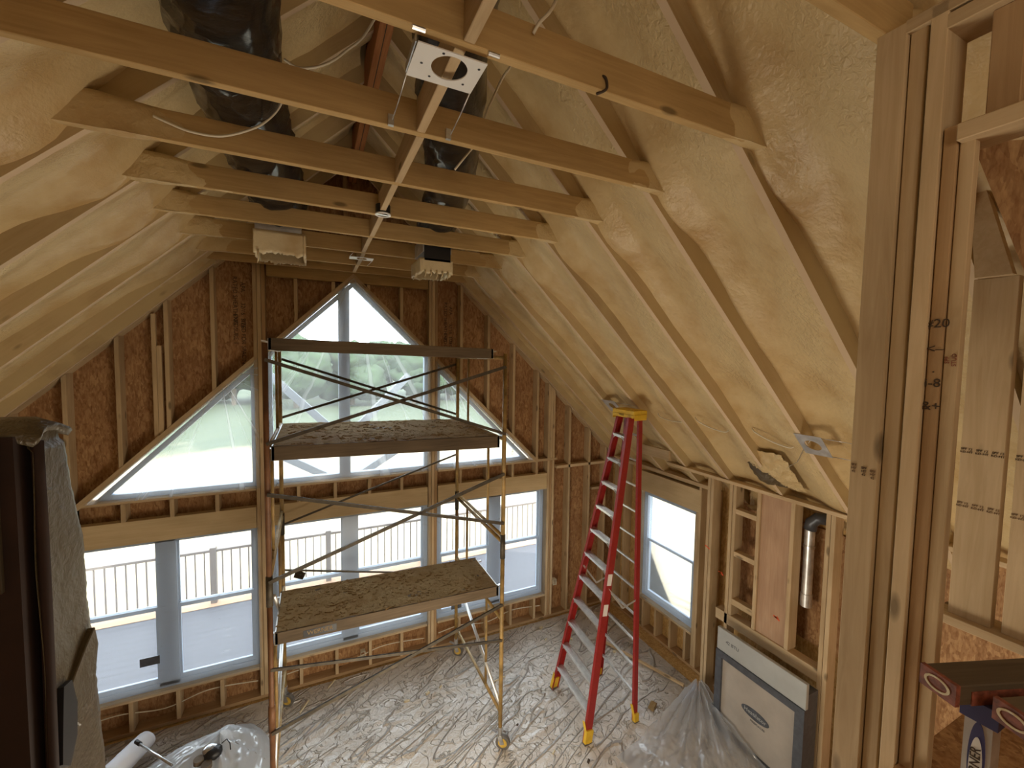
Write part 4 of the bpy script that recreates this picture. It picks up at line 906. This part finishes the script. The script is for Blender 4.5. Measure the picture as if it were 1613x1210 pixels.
# decks
def deck(x0, x1, y0, y1, z, t, label, crumbs, tl=True, sag=0):
    T = (lambda x: TL(x, z)) if tl else (lambda x: z)
    root = empty('scaffold_plank', ((x0+x1)/2, (y0+y1)/2, z), label=label, cat='scaffold plank')
    def hb(xa, xb, ya, yb, za, zb):
        return MB().hexa([(xa, ya, T(xa)+za), (xb, ya, T(xb)+za), (xb, yb, T(xb)+za), (xa, yb, T(xa)+za), (xa, ya, T(xa)+zb), (xb, ya, T(xb)+zb), (xb, yb, T(xb)+zb), (xa, yb, T(xa)+zb)])
    ch(hb(x0+.01, x1-.01, y0+.02, y1-.02, -.02, 0), 'deck_board', 'deckwood', root)
    for ya, yb in ((y0, y0+.022), (y1-.022, y1)): ch(hb(x0, x1, ya, yb, -t, .002), 'side_rail', 'deckwood', root, bevel=.002)
    for xa, xb in ((x0, x0+.022), (x1-.022, x1)): ch(hb(xa, xb, y0, y1, -t, -.001), 'end_rail', 'alu', root)
    for xx, dx in ((x0, -.05), (x1, .05)):
        for yy in (y0+.06, y1-.06): ch(MB().bar((xx, yy, T(xx)-.03), (xx+dx, yy, T(xx)-.02), .03, .012), 'hook', 'steel', root)
    if crumbs:
        mb = MB()
        for i in range(crumbs):
            x = R.uniform(x0+.03, x1-.03); y = R.uniform(y0+.02, y1-.02); a = R.uniform(0, math.pi); L = R.uniform(.008, .035); w = R.uniform(.006, .018); h = R.uniform(.003, .012)
            c_, s_ = math.cos(a), math.sin(a); zz = T(x)
            q = lambda u, v, z_: (x+u*c_-v*s_, y+u*s_+v*c_, zz+z_)
            mb.hexa([q(-L, -w, 0), (q(L, -w, 0)), q(L*R.uniform(.5, 1), w, 0), q(-L, w*R.uniform(.4, 1), 0), q(-L*.7, -w*.6, h), q(L*.8, -w*.5, h*R.uniform(.4, 1)), q(L*.5, w*.6, h), q(-L*.5, w*.7, h*.6)])
        st = mb.build('foam_scraps', 'foam_dusty', label=f'crumbled foam scraps strewn over the {crumbs and label.split(" scaffold")[0]} scaffold deck', cat='foam scraps', kind='stuff')
        mb2 = MB().grid(60, 30, lambda u, v: (x0+.015+(x1-x0-.03)*u, y0+.01+(y1-y0-.02)*v, T(x0+(x1-x0)*u)+.003+.009*max(0, noise.noise(Vector((u*30*(x1-x0), v*30*(y1-y0), z))))+.006*noise.noise(Vector((u*9, v*7, z)))))
        mb2.build('foam_dust', 'foam_dusty', smooth=True, label=f'bed of trimmed foam dust covering the {label.split(" scaffold")[0]} scaffold deck', cat='foam dust', kind='stuff')
    return root
deck(XA+.03, XB-.05, YF-.0, YR-.25, 3.335, .115, 'upper wide scaffold deck littered with foam crumbs', 900)
dk = deck(XA+.03, XB-.04, YF-.0, -1.07, 1.785, .10, 'lower narrow scaffold deck littered with foam crumbs', 700)
deck(XA+.02, XB-.12, YF+.02, YF+.45, 4.20, .095, 'topmost scaffold deck seen edge-on against the peaked window', 0)
MB().box(-.56, -.30, YF-.0015, YF-.0005, 1.715, 1.775).build('rail_sticker', 'black', origin=(0, 0, 0)); o = bpy.data.objects['rail_sticker']; o.parent = dk; o.matrix_parent_inverse = dk.matrix_world.inverted()
text('rail_text', 'WERNER', basis((1, 0, .02), (0, 0, 1), (-.43, YF-.0022, 1.747)), .05, 'foam_dusty', dk)
ch(MB().hexa([(-.66, -1.02, 1.90), (-.58, -1.02, 1.86), (-.56, -.99, 1.88), (-.64, -.99, 1.93), (-.65, -1.02, 1.93), (-.57, -1.02, 1.90), (-.55, -.99, 1.91), (-.63, -.99, 1.96)]), 'brace_clip', 'brace', sf)

# ------------------------------------------------------------------ ladder
ld = empty('step_ladder', (2.48, -1.70, 0), label='tall red fiberglass step ladder with yellow cap near the right corner', cat='ladder')
FR0, FL0 = Vector((2.14, -2.09, 0)), Vector((2.21, -1.28, 0))
FR1, FL1 = Vector((2.79, -1.88, 3.44)), Vector((2.845, -1.60, 3.44))
RR0, RL0 = Vector((2.80, -2.09, 0)), Vector((2.86, -1.34, 0))
RR1, RL1 = Vector((2.93, -1.87, 3.44)), Vector((2.965, -1.59, 3.44))
def rail(a, b, w, d, nm='front_rail'):
    ax = (b-a).normalized(); sdv = Vector((1, .06, 0)); sdv = (sdv-ax*sdv.dot(ax)).normalized(); up = ax.cross(sdv).normalized()
    s_ = 1 if a.y < -1.7 else -1
    mb = MB(); mb.bar(a, b, w, .005, sdv)
    for k in (-1, 1): mb.bar(a+sdv*k*(w/2-.0025)+up*s_*d/2*(-1 if up.y < 0 else 1), b+sdv*k*(w/2-.0025)+up*s_*d/2*(-1 if up.y < 0 else 1), .005, d, sdv)
    return ch(mb, nm, 'red_fg', ld)
rail(FR0, FR1, .085, .032); rail(FL0, FL1, .085, .032)
rail(RR0, RR1, .055, .03, 'rear_rail'); rail(RL0, RL1, .055, .03, 'rear_rail')
for i in range(11):
    z = .30+.2925*i; t = z/3.44
    a = FR0.lerp(FR1, t)+Vector((0, .012, 0)); b = FL0.lerp(FL1, t)-Vector((0, .012, 0)); ax = (b-a).normalized()
    st = MB().bar(a, b, .082, .006, (1, 0, 0)); st.bar(a+Vector((-.04, 0, -.012)), b+Vector((-.04, 0, -.012)), .005, .026, (1, 0, 0)); st.bar(a+Vector((.04, 0, -.010)), b+Vector((.04, 0, -.010)), .005, .022, (1, 0, 0))
    for r_ in range(4): st.bar(a+Vector((-.028+.018*r_, 0, .0045)), b+Vector((-.028+.018*r_, 0, .0045)), .006, .003, (1, 0, 0))
    sx = ch(st, 'step', 'alu', ld)
    for p, q in ((a, 1), (b, -1)):
        ch(MB().bar(p+Vector((-.042, q*.002, -.055)), p+Vector((-.042, q*.07, -.008)), .012, .004), 'step_brace', 'alu', ld)
    a = RR0.lerp(RR1, t)+Vector((0, .01, .0)); b = RL0.lerp(RL1, t)-Vector((0, .01, 0))
    ch(MB().bar(a, b, .022, .02, (1, 0, 0)), 'rear_bar', 'alu', ld)
cm = basis((1, .06, 0), (-.06, 1, 0), (2.885, -1.735, 3.475))
cp = MB(); cp.box(-.105, .10, -.175, .175, -.01, .045); cp.box(-.11, -.098, -.17, .17, -.04, .0); cp.box(-.10, .09, -.182, -.172, -.065, .0); cp.box(-.10, .09, .172, .182, -.065, .0); cp.box(-.08, .07, -.14, .14, .045, .052)
cp.b.transform(cm); ch(cp, 'top_cap', 'yellow_cap', ld, bevel=.004)
text('cap_text', 'WERNER', basis((-.06, -1, 0), (0, 0, 1), cm @ Vector((-.1115, .04, -.012))), .034, 'ink', ld)
for p, q, h in ((FR0, FR1, .14), (FL0, FL1, .14), (RR0, RR1, .10), (RL0, RL1, .10)):
    b = p.lerp(q, h/3.44); w = .095 if h > .12 else .064
    s_ = -1 if p.y < -1.7 else 1
    ch(MB().bar(p+Vector((0, s_*.003, .012)), b+Vector((0, s_*.003, 0)), w, .04, (1, .06, 0)), 'foot_boot', 'yellow_cap', ld, bevel=.002)
    ch(MB().bar(p+Vector((0, s_*.003, .0)), p+Vector((0, s_*.003, .014)), w+.008, .05, (1, .06, 0)), 'foot_pad', 'rubber', ld)
    ch(MB().bar(b+Vector((-w/2, s_*.003, -.01)), b+Vector((-w/2-.004, -s_*.03, .09)), .004, .035), 'boot_gusset', 'yellow_cap', ld)
for a, b in ((FR0.lerp(FR1, .46), RR0.lerp(RR1, .40)), (FL0.lerp(FL1, .46), RL0.lerp(RL1, .40))):
    m = (a+b)/2+Vector((0, 0, -.16)); ch(MB().bar(a, m, .02, .004, (0, 0, 1)), 'spreader', 'alu', ld); ch(MB().bar(m, b, .02, .004, (0, 0, 1)), 'spreader', 'alu', ld)
for z in (1.30, 1.62):
    t = z/3.44; p = FR0.lerp(FR1, t); q = FR0.lerp(FR1, t+.035)
    ch(MB().bar(p+Vector((0, -.004, 0)), q+Vector((0, -.004, 0)), .06, .003, (1, .06, 0)), 'warning_label', 'white_paint', ld)

# ------------------------------------------------------------------ floor plastic
FOLDS = []
rf = random.Random(3)
for _ in range(70):
    x = rf.uniform(-3, 3.6); y = rf.uniform(-4.5, -.4); a = rf.gauss(.5, .35); FOLDS.append((x, y, math.cos(a), math.sin(a), rf.uniform(.4, 1.6), rf.uniform(.012, .026), rf.uniform(.008, .026)))
def fsheet(u, v):
    x = -3.9+7.75*u; y = -5.2+5.15*v
    z = .006+.006*noise.noise(Vector((x*2.2, y*2.2, 0)))+.004*abs(noise.noise(Vector((x*9, y*9, 1))))
    for (fx, fy, c, s, L, w, h) in FOLDS:
        dx, dy = x-fx, y-fy; al = dx*c+dy*s; pe = -dx*s+dy*c+.05*math.sin(al*4)
        if abs(al) < L and abs(pe) < .09: z += h*math.exp(-(pe/w)**2)*(1-(al/L)**2)
    return (x, y, max(z, -.008))
MB().grid(300, 200, fsheet).build('floor_plastic', 'sheet', smooth=True, origin=(0, 0, 0), label='wrinkled dusty plastic sheeting spread over the whole floor', cat='plastic sheet')
# bunched drape at lower right, climbing to the corner stud
def drape(u, v):
    apex = Vector((3.70, -2.16, .16)); a = math.radians(188+76*u); rr = .05+1.35*v
    x = apex.x+math.cos(a)*rr; y = apex.y+math.sin(a)*rr
    ridge = .5+.5*math.cos(u*2*math.pi*6+.8*math.sin(v*5))
    z = .20*(1-v)**1.5+.11*ridge*math.sin(math.pi*min(1, v+.25))*(1-v*.6)+.03*noise.noise(Vector((u*14, v*9, 0)))+.014*noise.noise(Vector((u*40, v*34, 0)))
    return (min(x, 3.56 if y < -2.45 else 9), y, max(z, .012)+.012)
MB().grid(150, 80, drape).build('plastic_drape', 'film_drape', smooth=True, label='bunched clear plastic gathered at the foot of the fireplace', cat='plastic sheet')
def tent(cx, cy, h, r, seed):
    def f(u, v):
        a = 2*math.pi*u; rr = r*(v**.9); ca, sa = math.cos(a), math.sin(a)
        fold = .5+.5*math.cos(a*7+seed)
        z = h*(1-v)**.95*(.86+.14*fold)+.040*noise.noise(Vector((u*14, v*6, seed)))*(1-v*.3)+.014*noise.noise(Vector((u*50, v*30, seed)))
        return (cx+rr*ca*(.52 if ca > 0 else 1.15), cy+rr*sa*(1.25 if sa < 0 else .8), max(z, .008)+.006)
    return f
MB().grid(140, 40, tent(-1.30, -.98, .50, .82, 2)).build('plastic_tent', 'film_tent', smooth=True, label='peaked plastic cover draped over stored gear at lower left', cat='plastic sheet')
# white roll, pole and respirator
def sack(u, v):
    a = 2*math.pi*u; t = v; c = Vector((-2.26, -.74, .16)).lerp(Vector((-2.02, -.30, .16)), t); d = Vector((.24, .44, 0)).normalized(); n = Vector((-d.y, d.x, 0))
    r = .085*(1-.25*abs(2*t-1)**6)*(1+.10*noise.noise(Vector((math.cos(a)*2, math.sin(a)*2, t*5)))); r *= .02 if t in (0, 1) else 1
    return c+n*r*1.15*math.cos(a)+Vector((0, 0, 1))*r*math.sin(a)
MB().grid(28, 20, sack).build('paper_roll', 'paper_white', smooth=True, label='crumpled white roll lying beside the half wall at lower left', cat='paper roll')
rd = empty('spray_wand', (-1.75, -1.1, .5), label='thin grey metal pole lying diagonally by the white roll', cat='pole')
ch(MB().tube([(-2.03, -.55, .30), (-1.66, -1.02, .36)], .011, 10), 'pole', 'steel', rd, smooth=True)
ch(MB().tube([(-2.07, -.50, .295), (-2.02, -.56, .30)], .018, 10), 'handle', 'black', rd, smooth=True)
rp = empty('respirator', (-1.370, -1.140, 0.425), label='black and clear full-face respirator lying on the plastic', cat='respirator')
ch(MB().blob((-1.330, -1.130, 0.445), .075, .07, .05, 3, .12, 3, 1), 'face_piece', 'black', rp, smooth=True)
ch(MB().blob((-1.355, -1.110, 0.470), .06, .05, .035, 3, .1, 3, 2), 'visor', 'steel', rp, smooth=True)
ch(MB().tube([(-1.430, -1.160, 0.415), (-1.430, -1.160, 0.455)], .042, 18), 'filter', 'bark', rp)
ch(MB().tube([(-1.360, -1.230, 0.405), (-1.360, -1.230, 0.445)], .042, 18), 'filter', 'bark', rp)
ch(MB().tube([(-1.270, -1.090, 0.475), (-1.230, -1.080, 0.495), (-1.200, -1.120, 0.475), (-1.190, -1.160, 0.445)], .005, 6), 'strap', 'black', rp, smooth=True)
# wiring low in the gable wall
for i, (xa, xb, z, l) in enumerate(((-2.7, -1.1, .20, 'left'), (-.9, .9, .17, 'middle'), (1.1, 2.75, .19, 'right'))):
    cable([(xa, .05, z), (xa+(xb-xa)*.2, .05, z+.03), (xa+(xb-xa)*.45, .05, z-.03), (xa+(xb-xa)*.7, .05, z+.05), (xb, .05, z+.0)], .006, f'white cable run through the cripple studs under the {l} lower window')
for x, z, l in ((.085, .20, 'middle'), (2.98, .55, 'right')):
    MB().ring([(x-.028, z-.045), (x+.028, z-.045), (x+.028, z+.045), (x-.028, z+.045)], [(x-.024, z-.041), (x+.024, z-.041), (x+.024, z+.041), (x-.024, z+.041)], Y(-.008), Y(.06)).build('outlet_box', 'cable', label=f'small pale outlet box on a stud near the {l} lower window', cat='outlet box')
# debris
chips = [(-.60, -.36, .20, .03, 1.0, 'long pale sliver near the left rear caster'), (-.30, -.12, .16, .025, .9, 'thin sliver under the left window cripple studs'), (.50, -.77, .07, .05, -.5, 'square pale chip below the lower deck'),
         (.75, -.75, .06, .05, .3, 'curled chip in the middle of the floor'), (.92, -.72, .05, .02, .4, 'tiny chip beside the curled one'), (1.62, -.90, .22, .02, .15, 'long white splinter right of the scaffold'),
         (1.36, -.20, .10, .03, 0, 'flat scrap near the right rear caster'), (2.62, -.22, .07, .06, .4, 'foam chunk on the floor below the right window'), (2.55, -.48, .05, .03, .2, 'small crumb left of the ladder'),
         (2.9, -.62, .06, .04, .9, 'crumb behind the ladder steps'), (3.1, -.95, .10, .04, .2, 'grey scrap behind the ladder'), (3.3, -1.1, .05, .05, .1, 'little foam crumb by the right wall'),
         (2.02, -2.28, .05, .03, .6, 'dark crumb beside the front ladder foot'), (1.55, -1.6, .03, .02, .1, 'dark speck right of the front caster'), (1.75, -2.05, .06, .02, .5, 'torn grey scrap near the bottom edge'), (3.12, -2.02, .16, .09, .4, 'foam-crusted rag piece on the folded plastic')]
for i, (x, y, L, w, a, l) in enumerate(chips):
    c_, s_ = math.cos(a), math.sin(a); h = .012 if L > .08 else .02
    q = lambda u, v, z_: (x+u*c_-v*s_, y+u*s_+v*c_, .018+z_)
    MB().hexa([q(-L/2, -w/2, 0), q(L/2, -w*.3, 0), q(L*.45, w*.5, 0), q(-L*.4, w*.4, .004), q(-L*.4, -w*.4, h), q(L*.4, -w*.2, h*.8), q(L*.4, w*.3, h), q(-L*.4, w*.3, h*.7)]).build('floor_scrap', 'ink' if 'dark' in l else ('foam_dusty' if 'rag' in l else 'foam_cut'), bevel=.002, label=l, cat='scrap')
lum('trim_stick', (3.70, -1.95, .03), (3.25, -.75, .03), .03, .02, 'pine_pale', label='long pale folded edge strip lying along the right wall', cat='strip')

# ------------------------------------------------------------------ exterior
MB().box(-70, 90, .2, 160, -1.25, -1.2).build('ground', 'ground', kind='structure', origin=(0, 0, 0))
MB().box(4.25, 90, -40, .2, -1.25, -1.2).build('ground', 'ground', kind='structure', origin=(0, 0, 0))
MB().box(-7, 4.7, .18, 3.0, -.22, -.15).build('deck', 'deck', kind='structure', origin=(0, 0, 0))
MB().box(-7, 4.7, 2.72, 2.98, -.149, -.142).build('deck_border', 'ply_pink', label='reddish border boards along the outer edge of the porch deck', cat='deck boards', origin=(0, 0, 0))
rl = empty('deck_railing', (0, 2.88, -.15), label='outdoor porch railing with thin balusters seen through the lower windows', cat='railing')
ch(MB().box(-7, 4.7, 2.85, 2.91, .74, .78), 'top_rail', 'railing', rl); ch(MB().box(-7, 4.7, 2.865, 2.895, -.06, -.03), 'bottom_rail', 'railing', rl)
i = 0; x = -6.9
while x < 4.65:
    if i % 14 == 10: ch(MB().box(x-.045, x+.045, 2.83, 2.92, -.15, .82), 'rail_post', 'railing', rl)
    else: ch(MB().box(x-.009, x+.009, 2.87, 2.89, -.05, .75), 'baluster', 'railing', rl)
    x += .128; i += 1
ps = empty('porch_post', (.03, 2.5, -.15), label='pale porch post with diagonal braces outside the middle windows', cat='post')
ch(MB().box(-.04, .11, 2.43, 2.57, -.15, 5.4), 'post', 'porch_paint', ps)
for s_ in (-1, 1):
    for z0, z1, xx in ((2.62, 3.75, 1.15), (1.80, 2.35, .95)):
        ch(MB().bar((.035+s_*.04, 2.5, z0), (.035+s_*xx, 2.5, z1), .10, .12, (0, 1, 0)), 'diagonal_brace', 'porch_paint', ps)
# side yard stakes seen through right window
for i, (x, y) in enumerate(((7.0, -.35), (7.2, -.10))):
    MB().box(x-.04, x+.04, y-.04, y+.04, -1.2, .55).build('yard_stake', 'railing', label=f'faint post standing outside the right side window, {("left","right")[i]} one', cat='post')
rt = random.Random(11)
for i in range(36):
    x = -34+2.9*i+rt.uniform(-.6, .6); y = (44 if i % 2 else 53)+rt.uniform(-3, 3); h = rt.uniform(5.6, 6.8)
    t = empty('tree', (x, y, -1.2), label=f'hazy green tree on the far tree line, {i+1} trees from its left end' if i else 'hazy green tree at the left end of the far tree line', cat='tree', group='trees on the far tree line')
    ch(MB().tube([(x, y, -1.2), (x+.1, y, -1.2+h*.6)], .25, 8), 'trunk', 'bark', t)
    cr = MB(); 
    for j in range(5): cr.blob((x+rt.uniform(-1.6, 1.6), y+rt.uniform(-1, 1), -1.2+h*(.35+.5*rt.random())), 2.2, 2.0, h*.3, 3, .5, 2.4, i*5+j)
    ch(cr, 'crown', 'leaf', t, smooth=True)
